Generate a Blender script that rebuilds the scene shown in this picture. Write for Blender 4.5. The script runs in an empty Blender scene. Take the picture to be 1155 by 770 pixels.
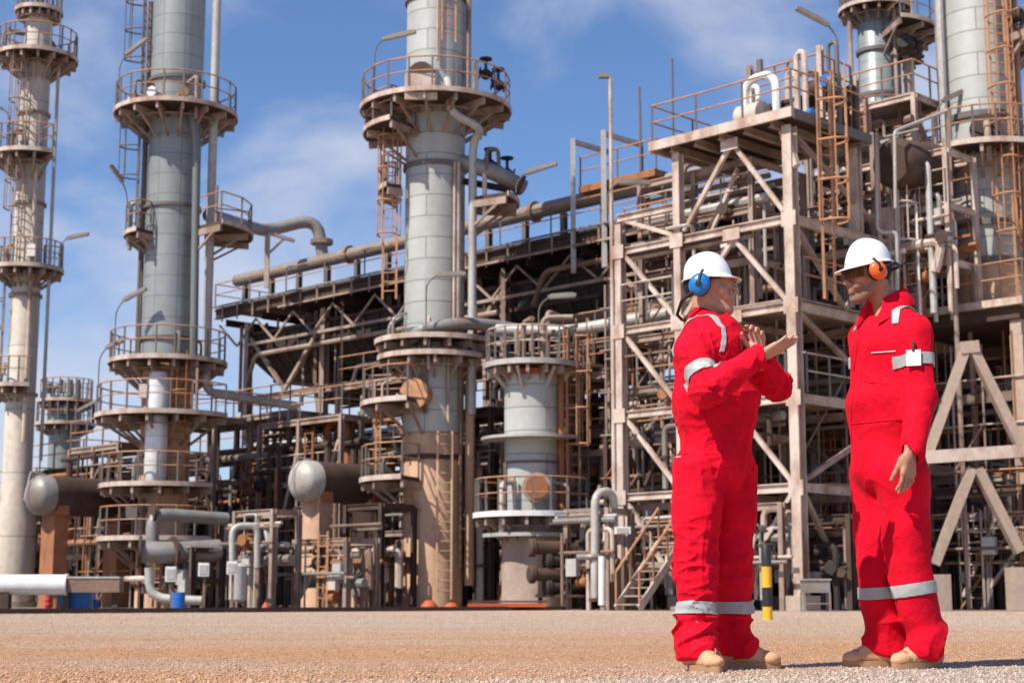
import bpy, bmesh, math, random
import numpy as np
from mathutils import Vector as V, Matrix
random.seed(7); rng = np.random.default_rng(7)
C = bpy.context.scene.collection
S = bpy.context.scene
R = math.radians
# ------------------------------------------------------------------ camera
FPX, HC, TH = 1830.0, 0.29, R(9.04)
cd = bpy.data.cameras.new('camera'); cam = bpy.data.objects.new('camera', cd); C.objects.link(cam)
cam.location = (0, 0, HC); cam.rotation_euler = (R(90) + TH, 0, 0)
cd.sensor_width = 36; cd.lens = 36 * FPX / 1155; cd.clip_start = .1; cd.clip_end = 5000
cd.dof.use_dof = True; cd.dof.focus_distance = 7.2; cd.dof.aperture_fstop = 5.6
S.camera = cam
# ------------------------------------------------------------------ sky and sun
SUN_EL, SUN_AZ = R(51), R(50)            # azimuth: degrees to the left of straight behind the camera
sd = V((-math.sin(SUN_AZ) * math.cos(SUN_EL), -math.cos(SUN_AZ) * math.cos(SUN_EL), math.sin(SUN_EL)))
sl = bpy.data.lights.new('sun', 'SUN'); so = bpy.data.objects.new('sun', sl); C.objects.link(so)
sl.energy = 5.0; sl.angle = R(.53); sl.color = (1, .93, .83)
so.rotation_euler = sd.to_track_quat('Z', 'Y').to_euler()
W = bpy.data.worlds.new('World'); S.world = W; W.use_nodes = True
nt = W.node_tree; N = nt.nodes; L = nt.links; N.clear()
def nd(tree, typ, **kw):
    n = tree.nodes.new(typ)
    for k, v in kw.items():
        if hasattr(n, k): setattr(n, k, v)
        else: n.inputs[k].default_value = v
    return n
sky = nd(nt, 'ShaderNodeTexSky', sky_type='NISHITA', sun_disc=False, sun_elevation=SUN_EL,
         sun_rotation=math.atan2(sd.x, sd.y), altitude=0, air_density=1.0, dust_density=0.3, ozone_density=4.0)
tc = nd(nt, 'ShaderNodeTexCoord')
mp = nd(nt, 'ShaderNodeMapping'); mp.inputs['Scale'].default_value = (1, 1, 1.7); mp.inputs['Location'].default_value = (1.3, .4, .6)
n1 = nd(nt, 'ShaderNodeTexNoise', Scale=6.5, Detail=7, Roughness=.5, Distortion=.25)
sep = nd(nt, 'ShaderNodeSeparateXYZ')
el = nd(nt, 'ShaderNodeMapRange'); el.inputs[1].default_value = .02; el.inputs[2].default_value = .42; el.inputs[3].default_value = .31; el.inputs[4].default_value = -.02
ad = nd(nt, 'ShaderNodeMath', operation='ADD')
rp = nd(nt, 'ShaderNodeMapRange', interpolation_type='SMOOTHSTEP'); rp.inputs[1].default_value = .53; rp.inputs[2].default_value = .80; rp.inputs[4].default_value = .70
mx = nd(nt, 'ShaderNodeMix', data_type='RGBA'); mx.inputs[7].default_value = (8.3, 8.6, 9.9, 1)
bg = nd(nt, 'ShaderNodeBackground', Strength=.066); ow = nd(nt, 'ShaderNodeOutputWorld')
L.new(tc.outputs['Generated'], mp.inputs[0]); L.new(mp.outputs[0], n1.inputs['Vector']); L.new(tc.outputs['Generated'], sep.inputs[0])
L.new(sep.outputs[2], el.inputs[0]); L.new(n1.outputs[0], ad.inputs[0]); L.new(el.outputs[0], ad.inputs[1]); L.new(ad.outputs[0], rp.inputs[0])
L.new(rp.outputs[0], mx.inputs[0]); gr = nd(nt, 'ShaderNodeMix', data_type='RGBA', blend_type='MULTIPLY'); gr.inputs[0].default_value = 1; gr.inputs[7].default_value = (1.26, 1.40, 1.66, 1); L.new(sky.outputs[0], gr.inputs[6]); L.new(gr.outputs[2], mx.inputs[6]); L.new(mx.outputs[2], bg.inputs[0]); L.new(bg.outputs[0], ow.inputs[0])
S.view_settings.view_transform = 'Standard'; S.view_settings.look = 'None'; S.view_settings.gamma = 1
S.view_settings.use_curve_mapping = False; S.view_settings.exposure = 0.36
S.cycles.max_bounces = 5
# ------------------------------------------------------------------ pixel <-> world (photograph 1155 x 770)
sT, cT = math.sin(TH), math.cos(TH)
def P(px, py, Y):
    u = (px - 577.5) / FPX; v = (385 - py) / FPX; k = Y / (cT - v * sT)
    return V((u * k, Y, HC + k * (sT + v * cT)))
def zp(py, Y): return P(577.5, py, Y).z
def mpp(py, Y): return (Y / (cT - (385 - py) / FPX * sT)) / FPX          # metres per pixel there
E1, E2, UZ = V((-.709, .706, 0)), V((.706, .709, 0)), V((0, 0, 1))       # the two directions of the plant grid
# ------------------------------------------------------------------ materials
def mat(name, base, dirt=None, amt=.5, scale=1.5, streak=1.0, rough=.6, metal=0., bump=.0, bscale=20, seam=None, lo=.42, hi=.68, spec=.4, fine=.25):
    m = bpy.data.materials.new(name); m.use_nodes = True; t = m.node_tree; n = t.nodes; l = t.links
    b = n['Principled BSDF']; b.inputs['Roughness'].default_value = rough; b.inputs['Metallic'].default_value = metal
    b.inputs['Specular IOR Level'].default_value = spec
    tcx = nd(t, 'ShaderNodeNewGeometry'); mpn = nd(t, 'ShaderNodeMapping'); mpn.inputs['Scale'].default_value = (1, 1, streak)
    l.new(tcx.outputs['Position'], mpn.inputs[0])
    nz = nd(t, 'ShaderNodeTexNoise', Scale=scale, Detail=6, Roughness=.65); l.new(mpn.outputs[0], nz.inputs['Vector'])
    mr = nd(t, 'ShaderNodeMapRange'); mr.inputs[1].default_value = lo; mr.inputs[2].default_value = hi; mr.inputs[4].default_value = amt
    l.new(nz.outputs[0], mr.inputs[0])
    mxx = nd(t, 'ShaderNodeMix', data_type='RGBA'); mxx.inputs[6].default_value = (*base, 1); mxx.inputs[7].default_value = (*(dirt or [c * .6 for c in base]), 1)
    l.new(mr.outputs[0], mxx.inputs[0]); out = mxx.outputs[2]
    if fine:
        nf = nd(t, 'ShaderNodeTexNoise', Scale=scale * 9, Detail=3); l.new(tcx.outputs['Position'], nf.inputs['Vector'])
        mf = nd(t, 'ShaderNodeMapRange'); mf.inputs[3].default_value = 1 - fine; mf.inputs[4].default_value = 1 + fine; l.new(nf.outputs[0], mf.inputs[0])
        vm = nd(t, 'ShaderNodeVectorMath', operation='SCALE'); l.new(out, vm.inputs[0]); l.new(mf.outputs[0], vm.inputs['Scale']); out = vm.outputs[0]
    if seam:
        w, h, off, ms, dark = seam
        uv = nd(t, 'ShaderNodeUVMap'); br = nd(t, 'ShaderNodeTexBrick', offset=off)
        for k, v in (('Scale', 1), ('Mortar Size', ms), ('Mortar Smooth', .3), ('Brick Width', w), ('Row Height', h), ('Bias', 0)): br.inputs[k].default_value = v
        br.inputs['Color1'].default_value = (1, 1, 1, 1); br.inputs['Color2'].default_value = (.9, .9, .9, 1); br.inputs['Mortar'].default_value = (dark, dark, dark, 1)
        l.new(uv.outputs[0], br.inputs['Vector'])
        mm = nd(t, 'ShaderNodeMix', data_type='RGBA', blend_type='MULTIPLY'); mm.inputs[0].default_value = 1
        l.new(out, mm.inputs[6]); l.new(br.outputs[0], mm.inputs[7]); out = mm.outputs[2]
    l.new(out, b.inputs['Base Color'])
    if bump:
        nb = nd(t, 'ShaderNodeTexNoise', Scale=bscale, Detail=5); l.new(tcx.outputs['Position'], nb.inputs['Vector'])
        bp = nd(t, 'ShaderNodeBump', Strength=bump, Distance=.02); l.new(nb.outputs[0], bp.inputs['Height']); l.new(bp.outputs[0], b.inputs['Normal'])
    return m
RUST = (.20, .085, .04)
M = dict(
    cream=mat('cream_paint', (.60, .53, .44), (.34, .24, .16), .6, .5, .12, .55, seam=(50, 2.6, 0, .035, .6)),
    clad=mat('grey_cladding', (.30, .33, .325), (.19, .195, .18), .6, .35, .25, .45, .15, seam=(.85, .78, .0, .022, .62), fine=.12),
    cladw=mat('pale_cladding', (.48, .49, .455), (.30, .29, .25), .6, .35, .2, .5, .1, seam=(3.1, .74, .5, .024, .5), fine=.12),
    skirt=mat('tan_fireproofing', (.62, .40, .26), (.25, .125, .065), .75, .8, .22, .85, bump=.2, bscale=6),
    conc=mat('pink_concrete', (.43, .33, .26), (.24, .17, .13), .6, .7, .4, .9, bump=.2, bscale=8),
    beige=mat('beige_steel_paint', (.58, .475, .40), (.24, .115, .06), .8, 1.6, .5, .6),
    beiged=mat('dirty_and_shaded_beige_paint', (.37, .275, .22), (.13, .065, .035), .8, 1.2, .5, .65),  # dirt, and a darker stand-in for shade on the shaded braces
    brown=mat('brown_rusted_steel_shade', (.085, .050, .036), (.035, .022, .016), .7, 1.5, 1, .8),  # rust brown, albedo lowered to deepen the shade inside the plant
    dark=mat('dark_steel', (.032, .028, .026), (.06, .035, .025), .5, 1.5, 1, .8),
    rust=mat('orange_rust', (.36, .145, .06), (.16, .07, .035), .7, 2, .6, .8),
    rail=mat('orange_handrail', (.50, .255, .13), (.22, .10, .05), .6, 2.5, 1, .6),
    rpost=mat('grey_rail_post', (.13, .125, .12), (.20, .11, .06), .5, 2, 1, .6),
    pipe=mat('grey_pipe', (.27, .26, .245), (.20, .11, .06), .6, .9, 1, .5, .2),
    pipel=mat('light_pipe', (.47, .46, .43), (.28, .2, .14), .55, .9, .5, .5, .1),
    pipeb=mat('brown_pipe', (.25, .155, .105), (.12, .065, .04), .7, 1, 1, .7),
    silver=mat('silver_sheet', (.78, .79, .80), (.5, .5, .5), .4, .6, .3, .35, .15, seam=(5, .9, 0, .02, .6)),
    white=mat('white_paint', (.76, .75, .72), (.5, .45, .4), .4, 1.5, .5, .5),
    blue=mat('blue_plastic', (.02, .16, .52), (.015, .1, .3), .4, 2, 1, .4),
    red=mat('red_paint', (.5, .03, .02), (.25, .03, .02), .5, 2, 1, .5),
    orange=mat('orange_red_paint', (.50, .09, .03), (.35, .07, .03), .5, 2, 1, .6),
    yellow=mat('yellow_paint', (.80, .43, .02), (.5, .28, .05), .4, 6, 1, .5),
    black=mat('black_paint', (.02, .02, .021), (.05, .045, .04), .5, 6, 1, .5),
    wall=mat('backdrop_shade_sheet', (.045, .038, .034), (.08, .05, .035), .5, .6, .3, .8),  # near-black colour standing for the deep shade behind the rack
    lamp=mat('lamp_housing', (.25, .225, .20), (.12, .08, .06), .5, 3, 1, .6),
)
# ------------------------------------------------------------------ mesh builder
def frame(d):
    d = d.normalized(); a = UZ if abs(d.z) < .95 else V((0, 1, 0))
    s = d.cross(a).normalized(); return d, s, s.cross(d).normalized()
class MB:
    def __init__(s): s.v = []; s.f = []; s.uv = {}; s.mi = []
    def add(s, vs, fs, uvs=None):
        o = len(s.v); s.v += [tuple(v) for v in vs]
        for i, f in enumerate(fs):
            if uvs: s.uv[len(s.f)] = uvs[i]
            s.f.append([o + k for k in f])
        return s
    def box(s, c, sx, sy, sz, ax=None):
        ux, uy, uz = ax or (V((1, 0, 0)), V((0, 1, 0)), UZ); c = V(c); vs = []
        for k in (-.5, .5):
            for a, b in ((-.5, -.5), (.5, -.5), (.5, .5), (-.5, .5)): vs.append(c + ux * (sx * a) + uy * (sy * b) + uz * (sz * k))
        return s.add(vs, [(3, 2, 1, 0), (4, 5, 6, 7), (0, 1, 5, 4), (1, 2, 6, 5), (2, 3, 7, 6), (3, 0, 4, 7)])
    def bar(s, p, q, w, h=None, side=None):
        p, q = V(p), V(q); d, sv, u = frame(q - p)
        if side is not None: sv = (side - d * side.dot(d)).normalized(); u = sv.cross(d)
        return s.box((p + q) / 2, (q - p).length, w, h or w, (d, sv, u))
    def hbeam(s, p, q, w, h, side=None, t=.03):      # H section: two flanges and a web
        p, q = V(p), V(q); d, sv, u = frame(q - p); ln = (q - p).length; c = (p + q) / 2
        if side is not None: sv = (side - d * side.dot(d)).normalized(); u = sv.cross(d)
        for k in (-1, 1): s.box(c + u * (k * (h - t) / 2), ln, w, t, (d, sv, u))
        return s.box(c, ln, t * .8, h - 2 * t, (d, sv, u))
    def sweep(s, pts, rs, n=8, caps=True):
        pts = [V(p) for p in pts]; d, a, b = frame(pts[1] - pts[0]); vs = []; m = len(pts)
        for i, p in enumerate(pts):
            t = (pts[min(i + 1, m - 1)] - pts[max(i - 1, 0)]).normalized()
            a = (a - t * a.dot(t)).normalized(); b = t.cross(a); r = rs[i] if isinstance(rs, (list, tuple)) else rs
            for k in range(n): w = 2 * math.pi * k / n; vs.append(p + (a * math.cos(w) + b * math.sin(w)) * r)
        fs = [(i * n + k, i * n + (k + 1) % n, (i + 1) * n + (k + 1) % n, (i + 1) * n + k) for i in range(m - 1) for k in range(n)]
        if caps: fs += [tuple(range(n))[::-1], tuple(range((m - 1) * n, m * n))]
        return s.add(vs, fs)
    def tube(s, p, q, r, n=8, r2=None): return s.sweep([p, q], [r, r if r2 is None else r2], n)
    def pipe(s, pts, r, n=8, bend=None):
        pts = [V(p) for p in pts]; out = [pts[0]]; bend = bend or r * 3
        for a, b, c in zip(pts, pts[1:], pts[2:]):
            k1 = min(bend, (a - b).length * .49); k2 = min(bend, (c - b).length * .49)
            p, q = b + (a - b).normalized() * k1, b + (c - b).normalized() * k2
            for t in (0, .2, .4, .6, .8, 1): out.append(p * (1 - t) ** 2 + b * (2 * t * (1 - t)) + q * t * t)
        out.append(pts[-1]); return s.sweep(out, r, n)
    def flange(s, p, d, r, t=.09): d = V(d).normalized(); return s.tube(V(p) - d * t / 2, V(p) + d * t / 2, r, 12)
    def lathe(s, prof, c, n=40, axis=None):
        c = V(c); d, a, b = (UZ, V((1, 0, 0)), V((0, 1, 0))) if axis is None else frame(V(axis)); m = len(prof); vs = []; ln = [0]
        for i in range(1, m): ln.append(ln[-1] + math.dist(prof[i], prof[i - 1]))
        for r, z in prof:
            for k in range(n): w = 2 * math.pi * k / n; vs.append(c + d * z + (a * math.cos(w) + b * math.sin(w)) * r)
        rm = max(r for r, z in prof); fs = []; uv = []
        for i in range(m - 1):
            for k in range(n):
                fs.append((i * n + k, i * n + (k + 1) % n, (i + 1) * n + (k + 1) % n, (i + 1) * n + k))
                u0, u1 = [2 * math.pi * rm * x / n for x in (k, k + 1)]; uv.append([(u0, ln[i]), (u1, ln[i]), (u1, ln[i + 1]), (u0, ln[i + 1])])
        for ring, flip in ((0, 1), (m - 1, 0)):
            if prof[ring][0] > 1e-4:
                f = [ring * n + k for k in range(n)]; fs.append(f[::-1] if flip else f); uv.append([(0, 0)] * n)
        return s.add(vs, fs, uv)
    def arc(s, c, r0, r1, a0, a1, z0, z1, n=None):   # solid ring sector, degrees
        n = n or max(3, int(abs(a1 - a0) / 9)); vs = []; cx, cy = c[0], c[1]; full = abs(a1 - a0) > 359
        for i in range(n + 1):
            w = R(a0 + (a1 - a0) * i / n); x, y = math.cos(w), math.sin(w)
            vs += [(cx + x * r0, cy + y * r0, z0), (cx + x * r1, cy + y * r1, z0), (cx + x * r1, cy + y * r1, z1), (cx + x * r0, cy + y * r0, z1)]
        fs = []
        for i in range(n):
            k = 4 * i
            for j in range(4): fs.append((k + j, k + 4 + j, k + 4 + (j + 1) % 4, k + (j + 1) % 4))
        if not full: fs += [(0, 1, 2, 3), (4 * n + 3, 4 * n + 2, 4 * n + 1, 4 * n)]
        return s.add(vs, fs)
    def ball(s, c, rx, ry=None, rz=None, n=12, m=8, ax=None):
        ry = ry or rx; rz = rz or rx; c = V(c); X, Y_, Z_ = ax or (V((1, 0, 0)), V((0, 1, 0)), UZ); vs = [c - Z_ * rz]
        for i in range(1, m):
            ph = -math.pi / 2 + math.pi * i / m
            for k in range(n): w = 2 * math.pi * k / n; vs.append(c + X * (rx * math.cos(ph) * math.cos(w)) + Y_ * (ry * math.cos(ph) * math.sin(w)) + Z_ * (rz * math.sin(ph)))
        vs.append(c + Z_ * rz); fs = [(0, 1 + (k + 1) % n, 1 + k) for k in range(n)]
        for i in range(m - 2):
            for k in range(n): o = 1 + i * n; fs.append((o + k, o + (k + 1) % n, o + n + (k + 1) % n, o + n + k))
        o = 1 + (m - 2) * n; fs += [(o + k, o + (k + 1) % n, len(vs) - 1) for k in range(n)]
        return s.add(vs, fs)
    def join(s, b):                                  # another builder's pieces, as the next material
        s.mi = [0] * len(s.f) + [1] * len(b.f); s.add(b.v, b.f); return s
    def build(s, name, m, parent=None, smooth=38, label=None):
        me = bpy.data.meshes.new(name); off = V((0, 0, 0)); q = parent
        while q: off += q.location; q = q.parent
        me.from_pydata([(x - off.x, y - off.y, z - off.z) for x, y, z in s.v], [], s.f)
        if s.uv:
            ul = me.uv_layers.new(name='UVMap')
            for i, p in enumerate(me.polygons):
                for j, li in enumerate(p.loop_indices): ul.data[li].uv = s.uv[i][j] if i in s.uv else (0, 0)
        bm = bmesh.new(); bm.from_mesh(me); bmesh.ops.recalc_face_normals(bm, faces=bm.faces); bm.to_mesh(me); bm.free()
        for q in (m if isinstance(m, tuple) else (m,)): me.materials.append(q if not isinstance(q, str) else M[q])
        if s.mi: me.polygons.foreach_set('material_index', s.mi)
        if smooth:
            me.polygons.foreach_set('use_smooth', [True] * len(me.polygons)); me.set_sharp_from_angle(angle=R(smooth))
        o = bpy.data.objects.new(name, me); C.objects.link(o); o.parent = parent
        if label: o['label'] = label
        return o
def tag(o, label, cat, group=None):
    n = len(label.split()); assert 4 <= n <= 16, label
    o['label'] = label; o['category'] = cat
    if group: o['group'] = group
    return o
def thing(name, label, cat, loc, group=None):
    o = bpy.data.objects.new(name, None); C.objects.link(o); o.location = loc; o.empty_display_size = .2
    return tag(o, label, cat, group)
def one(mb, name, m, label, cat, loc, group=None):          # a thing that is a single mesh, its origin at its base
    t = mb.build(name, m); off = V(loc)
    t.data.transform(Matrix.Translation(-off)); t.location = off
    return tag(t, label, cat, group)
# ------------------------------------------------------------------ ground
def soil_colour(t):
    """pale gravel with a diagonal worn strip of orange sand"""
    l = t.links; g = nd(t, 'ShaderNodeNewGeometry'); mp1 = nd(t, 'ShaderNodeMapping'); mp1.inputs['Scale'].default_value = (.22, .75, 1); l.new(g.outputs['Position'], mp1.inputs[0])
    a = nd(t, 'ShaderNodeTexNoise', Scale=1.0, Detail=6, Roughness=.62); l.new(mp1.outputs[0], a.inputs['Vector'])
    ra = nd(t, 'ShaderNodeMapRange'); ra.inputs[1].default_value = .38; ra.inputs[2].default_value = .62; ra.inputs[3].default_value = -.3; ra.inputs[4].default_value = .35; l.new(a.outputs[0], ra.inputs[0])
    s = nd(t, 'ShaderNodeSeparateXYZ'); l.new(g.outputs['Position'], s.inputs[0])
    y = nd(t, 'ShaderNodeMath', operation='MULTIPLY_ADD'); y.inputs[1].default_value = -.75; l.new(s.outputs[0], y.inputs[0]); l.new(s.outputs[1], y.inputs[2])
    w1 = nd(t, 'ShaderNodeMapRange', interpolation_type='SMOOTHSTEP'); w1.inputs[1].default_value = 5.3; w1.inputs[2].default_value = 7.0; l.new(y.outputs[0], w1.inputs[0])
    w2 = nd(t, 'ShaderNodeMapRange', interpolation_type='SMOOTHSTEP'); w2.inputs[1].default_value = 9; w2.inputs[2].default_value = 20; w2.inputs[3].default_value = 1; w2.inputs[4].default_value = .3; l.new(s.outputs[1], w2.inputs[0])
    wm = nd(t, 'ShaderNodeMath', operation='MULTIPLY'); l.new(w1.outputs[0], wm.inputs[0]); l.new(w2.outputs[0], wm.inputs[1])
    wa = nd(t, 'ShaderNodeMath', operation='MULTIPLY_ADD', use_clamp=True); wa.inputs[1].default_value = .85; l.new(wm.outputs[0], wa.inputs[0]); l.new(ra.outputs[0], wa.inputs[2])
    mx1 = nd(t, 'ShaderNodeMix', data_type='RGBA'); mx1.inputs[6].default_value = (.52, .42, .335, 1); mx1.inputs[7].default_value = (.55, .315, .175, 1); l.new(wa.outputs[0], mx1.inputs[0])
    return g, mx1
def ground_material():
    m = bpy.data.materials.new('gravel_and_sand'); m.use_nodes = True; t = m.node_tree; l = t.links; b = t.nodes['Principled BSDF']
    b.inputs['Roughness'].default_value = .95; b.inputs['Specular IOR Level'].default_value = .1
    g, mx1 = soil_colour(t)
    v = nd(t, 'ShaderNodeTexVoronoi', Scale=38); l.new(g.outputs['Position'], v.inputs['Vector'])
    f = nd(t, 'ShaderNodeTexNoise', Scale=90, Detail=4, Roughness=.7); l.new(g.outputs['Position'], f.inputs['Vector'])
    hs = nd(t, 'ShaderNodeMapRange'); hs.inputs[1].default_value = .25; hs.inputs[2].default_value = .75; hs.inputs[3].default_value = .55; hs.inputs[4].default_value = 1.4; l.new(f.outputs[0], hs.inputs[0])
    sp = nd(t, 'ShaderNodeSeparateColor'); l.new(v.outputs['Color'], sp.inputs[0])
    vr = nd(t, 'ShaderNodeMapRange'); vr.inputs[3].default_value = .68; vr.inputs[4].default_value = 1.3; l.new(sp.outputs[0], vr.inputs[0])
    mu = nd(t, 'ShaderNodeMath', operation='MULTIPLY'); l.new(hs.outputs[0], mu.inputs[0]); l.new(vr.outputs[0], mu.inputs[1])
    sc = nd(t, 'ShaderNodeVectorMath', operation='SCALE'); l.new(mx1.outputs[2], sc.inputs[0]); l.new(mu.outputs[0], sc.inputs['Scale']); l.new(sc.outputs[0], b.inputs['Base Color'])
    bp = nd(t, 'ShaderNodeBump', Strength=.9, Distance=.02); ah = nd(t, 'ShaderNodeMath', operation='ADD'); l.new(v.outputs['Distance'], ah.inputs[0]); l.new(f.outputs[0], ah.inputs[1])
    l.new(ah.outputs[0], bp.inputs['Height']); l.new(bp.outputs[0], b.inputs['Normal'])
    return m
GM = ground_material()
g = MB(); g.add([(-900, -60, 0), (900, -60, 0), (900, 1500, 0), (-900, 1500, 0)], [(0, 1, 2, 3)])
o = g.build('ground', GM, smooth=0); o['kind'] = 'structure'
# concrete apron of the plant with its kerb
pad_mat = mat('stained_apron', (.22, .175, .14), (.10, .075, .06), .7, .5, 1, .9)
edge = [(-60, 29.5), (-14, 31), (-6, 39.5), (1.5, 47.5), (5, 43.2), (60, 43.2)]
g = MB(); g.add([(x, y, .004) for x, y in edge] + [(60, 140, .004), (-60, 140, .004)], [tuple(range(8))]); o = g.build('apron', pad_mat, smooth=0); o['kind'] = 'structure'
g = MB()
for (x0, y0), (x1, y1) in zip(edge[:4], edge[1:4]): g.bar((x0, y0, .05), (x1, y1, .05), .16, .12)
o = g.build('kerb', 'brown', smooth=0); o['kind'] = 'structure'  # dark brown stands in for the kerb's shadow line
# loose stones lying on the ground
def stones():
    ico = [(0, 0, 1), (.894, 0, .447), (.276, .851, .447), (-.724, .526, .447), (-.724, -.526, .447), (.276, -.851, .447), (.724, .526, -.447), (-.276, .851, -.447), (-.894, 0, -.447), (-.276, -.851, -.447), (.724, -.526, -.447), (0, 0, -1)]
    fi = np.array([(0, 1, 2), (0, 2, 3), (0, 3, 4), (0, 4, 5), (0, 5, 1), (1, 6, 2), (2, 7, 3), (3, 8, 4), (4, 9, 5), (5, 10, 1), (6, 7, 2), (7, 8, 3), (8, 9, 4), (9, 10, 5), (10, 6, 1), (11, 7, 6), (11, 8, 7), (11, 9, 8), (11, 10, 9), (11, 6, 10)])
    n = 68000; ico = np.array(ico)
    Y = 4.8 * np.exp(rng.random(n) ** 1.25 * math.log(38 / 4.8)); X = (rng.random(n) - .5) * Y * .74
    near = np.clip((8 - Y) / 3, 0, 1); r = (.0028 + .0042 * rng.random(n) ** 3) * (1 + .45 * near) + (rng.random(n) > .994) * .006 * rng.random(n) + np.clip(Y - 9, 0, 25) * .0003
    vs = ico[None] * (r[:, None, None] * (1 + .45 * (rng.random((n, 12, 3)) - .5))); vs[:, :, 2] *= .7
    vs += np.stack([X, Y, r * .25], 1)[:, None]
    fs = fi[None] + (np.arange(n) * 12)[:, None, None]
    me = bpy.data.meshes.new('gravel'); me.from_pydata(vs.reshape(-1, 3).tolist(), [], fs.reshape(-1, 3).tolist())
    m = bpy.data.materials.new('loose_stones'); m.use_nodes = True; t = m.node_tree; gg, mx1 = soil_colour(t); cr = nd(t, 'ShaderNodeValToRGB')
    e = cr.color_ramp.elements; e[0].color = (.45, .42, .40, 1); e[1].color = (1.16, 1.2, 1.25, 1); k = e.new(.15); k.color = (.80, .78, .76, 1); k = e.new(.85); k.color = (1.04, 1.04, 1.04, 1)
    t.links.new(gg.outputs['Random Per Island'], cr.inputs[0]); mm = nd(t, 'ShaderNodeMix', data_type='RGBA', blend_type='MULTIPLY'); mm.inputs[0].default_value = 1; t.links.new(mx1.outputs[2], mm.inputs[6]); t.links.new(cr.outputs[0], mm.inputs[7])
    t.links.new(mm.outputs[2], t.nodes['Principled BSDF'].inputs['Base Color']); t.nodes['Principled BSDF'].inputs['Roughness'].default_value = .95
    me.materials.append(m); ob = bpy.data.objects.new('gravel', me); C.objects.link(ob); ob['kind'] = 'stuff'
stones()
# ================================================================== PROCESS COLUMNS
def pol(c, r, a, z): return V((c[0] + r * math.cos(R(a)), c[1] + r * math.sin(R(a)), z))
def rail_path(pts, post, rails, h=1.1, closed=False, step=1.5):
    pts = [V(p) for p in pts]; segs = list(zip(pts, pts[1:] + ([pts[0]] if closed else [])))
    if not closed: segs = list(zip(pts, pts[1:]))
    for a, b in segs:
        n = max(1, round((b - a).length / step))
        for i in range(n): q = a.lerp(b, i / n); post.bar(q, q + UZ * h, .06)
        for hh, r in ((h, .028), (h * .55, .024)): rails.tube(a + UZ * hh, b + UZ * hh, r, 6)
    if not closed: post.bar(pts[-1], pts[-1] + UZ * h, .06)
def railing(parent, pts, h=1.1, closed=False, step=1.5, pm='rpost', rm='rail'):
    a, b = MB(), MB(); rail_path(pts, a, b, h, closed, step)
    return b.join(a).build('railing', (rm, pm), parent)
def ring_platform(root, c, z, r0, r1, a0=0, a1=360, toe='beige', rail=True, rm='rail'):
    d = MB().arc(c, r0 + .02, r1, a0, a1, z - .14, z).build('platform', 'brown', root)
    MB().arc(c, r1 + .003, r1 + .05, a0, a1, z - .13, z + .04).build('toe_board', toe, d)
    b = MB(); n = max(2, int((a1 - a0) / 24)); full = a1 - a0 > 359
    for i in range(n + (0 if full else 1)):
        a = a0 + (a1 - a0) * i / n
        b.bar(pol(c, r0, a, z - .27), pol(c, r1 - .03, a, z - .27), .1, .24)
        b.bar(pol(c, r0 + .02, a, z - 1.1 * min(1, (r1 - r0) / 1.2)), pol(c, r0 + (r1 - r0) * .8, a, z - .3), .08)
    b.arc(c, (r0 + r1) / 2, (r0 + r1) / 2 + .1, a0, a1, z - .42, z - .395)
    b.build('brackets', 'beiged', d)
    rr = random.Random(int(z * 100 + c[0] * 7))
    for i in range(max(1, int((a1 - a0) / 75))):
        w = a0 + (a1 - a0) * rr.uniform(.08, .92); q = pol(c, r0 + (r1 - r0) * rr.uniform(.3, .8), w, z); kk = rr.random()
        if kk < .3: MB().box(q + UZ * rr.uniform(.5, .9), .35, .22, .5).build('junction_box', rr.choice(['beige', 'white', 'rpost']), d)
        elif kk < .65: MB().pipe([q - UZ * .6, q + UZ * rr.uniform(.5, 1.3), pol(c, r0 * .9, w, z + 1.0)], rr.choice([.05, .08, .11]), 8).build('pipe_stub', rr.choice(['beige', 'pipe', 'beiged', 'rpost']), d)
        else: MB().tube(q, q + UZ * rr.uniform(.9, 1.6), .06, 6).build('pipe_stub', rr.choice(['beiged', 'rpost']), d)
    if rail:
        k = max(3, int((a1 - a0) / 18)); pts = [pol(c, r1 - .04, a0 + (a1 - a0) * i / k, z) for i in range(k + (0 if full else 1))]
        if not full: pts = [pol(c, r0 + .1, a0, z)] + pts + [pol(c, r0 + .1, a1, z)]
        pa, pb = MB(), MB(); rail_path(pts, pa, pb, 1.1, full, 9)
        pb.join(pa).build('railing', (rm, 'rpost'), d)
    return d
def ladder(root, p, out, z0, z1, w=.5, cage=True, m='rail', cm=None, name='ladder'):
    out = V(out).normalized(); s = out.cross(UZ); p = V((p[0], p[1], 0)); a = MB()
    for k in (-1, 1): a.bar(p + s * (k * w / 2) + UZ * z0, p + s * (k * w / 2) + UZ * z1, .07, .05)
    z = z0 + .3
    while z < z1: a.tube(p - s * (w / 2) + UZ * z, p + s * (w / 2) + UZ * z, .02, 5); z += .32
    l = a.build(name, m, root) if root is not None else a
    if cage and root is not None:
        c = MB(); z = z0 + 2.2; ring = [(math.cos(t), math.sin(t)) for t in [math.pi * k / 8 for k in range(9)]]
        pt = lambda x, y, zz: p + s * (x * .38) + out * (y * .72) + UZ * zz
        while z < z1 + .2: c.sweep([pt(x, y, z) for x, y in ring], .035, 5); z += 1.15
        for k in (0, 2, 4, 6, 8): x, y = ring[k]; c.tube(pt(x, y, z0 + 2.2), pt(x, y, z1 + .2), .022, 5)
        c.build('cage', cm or m, l)
    return l
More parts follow.
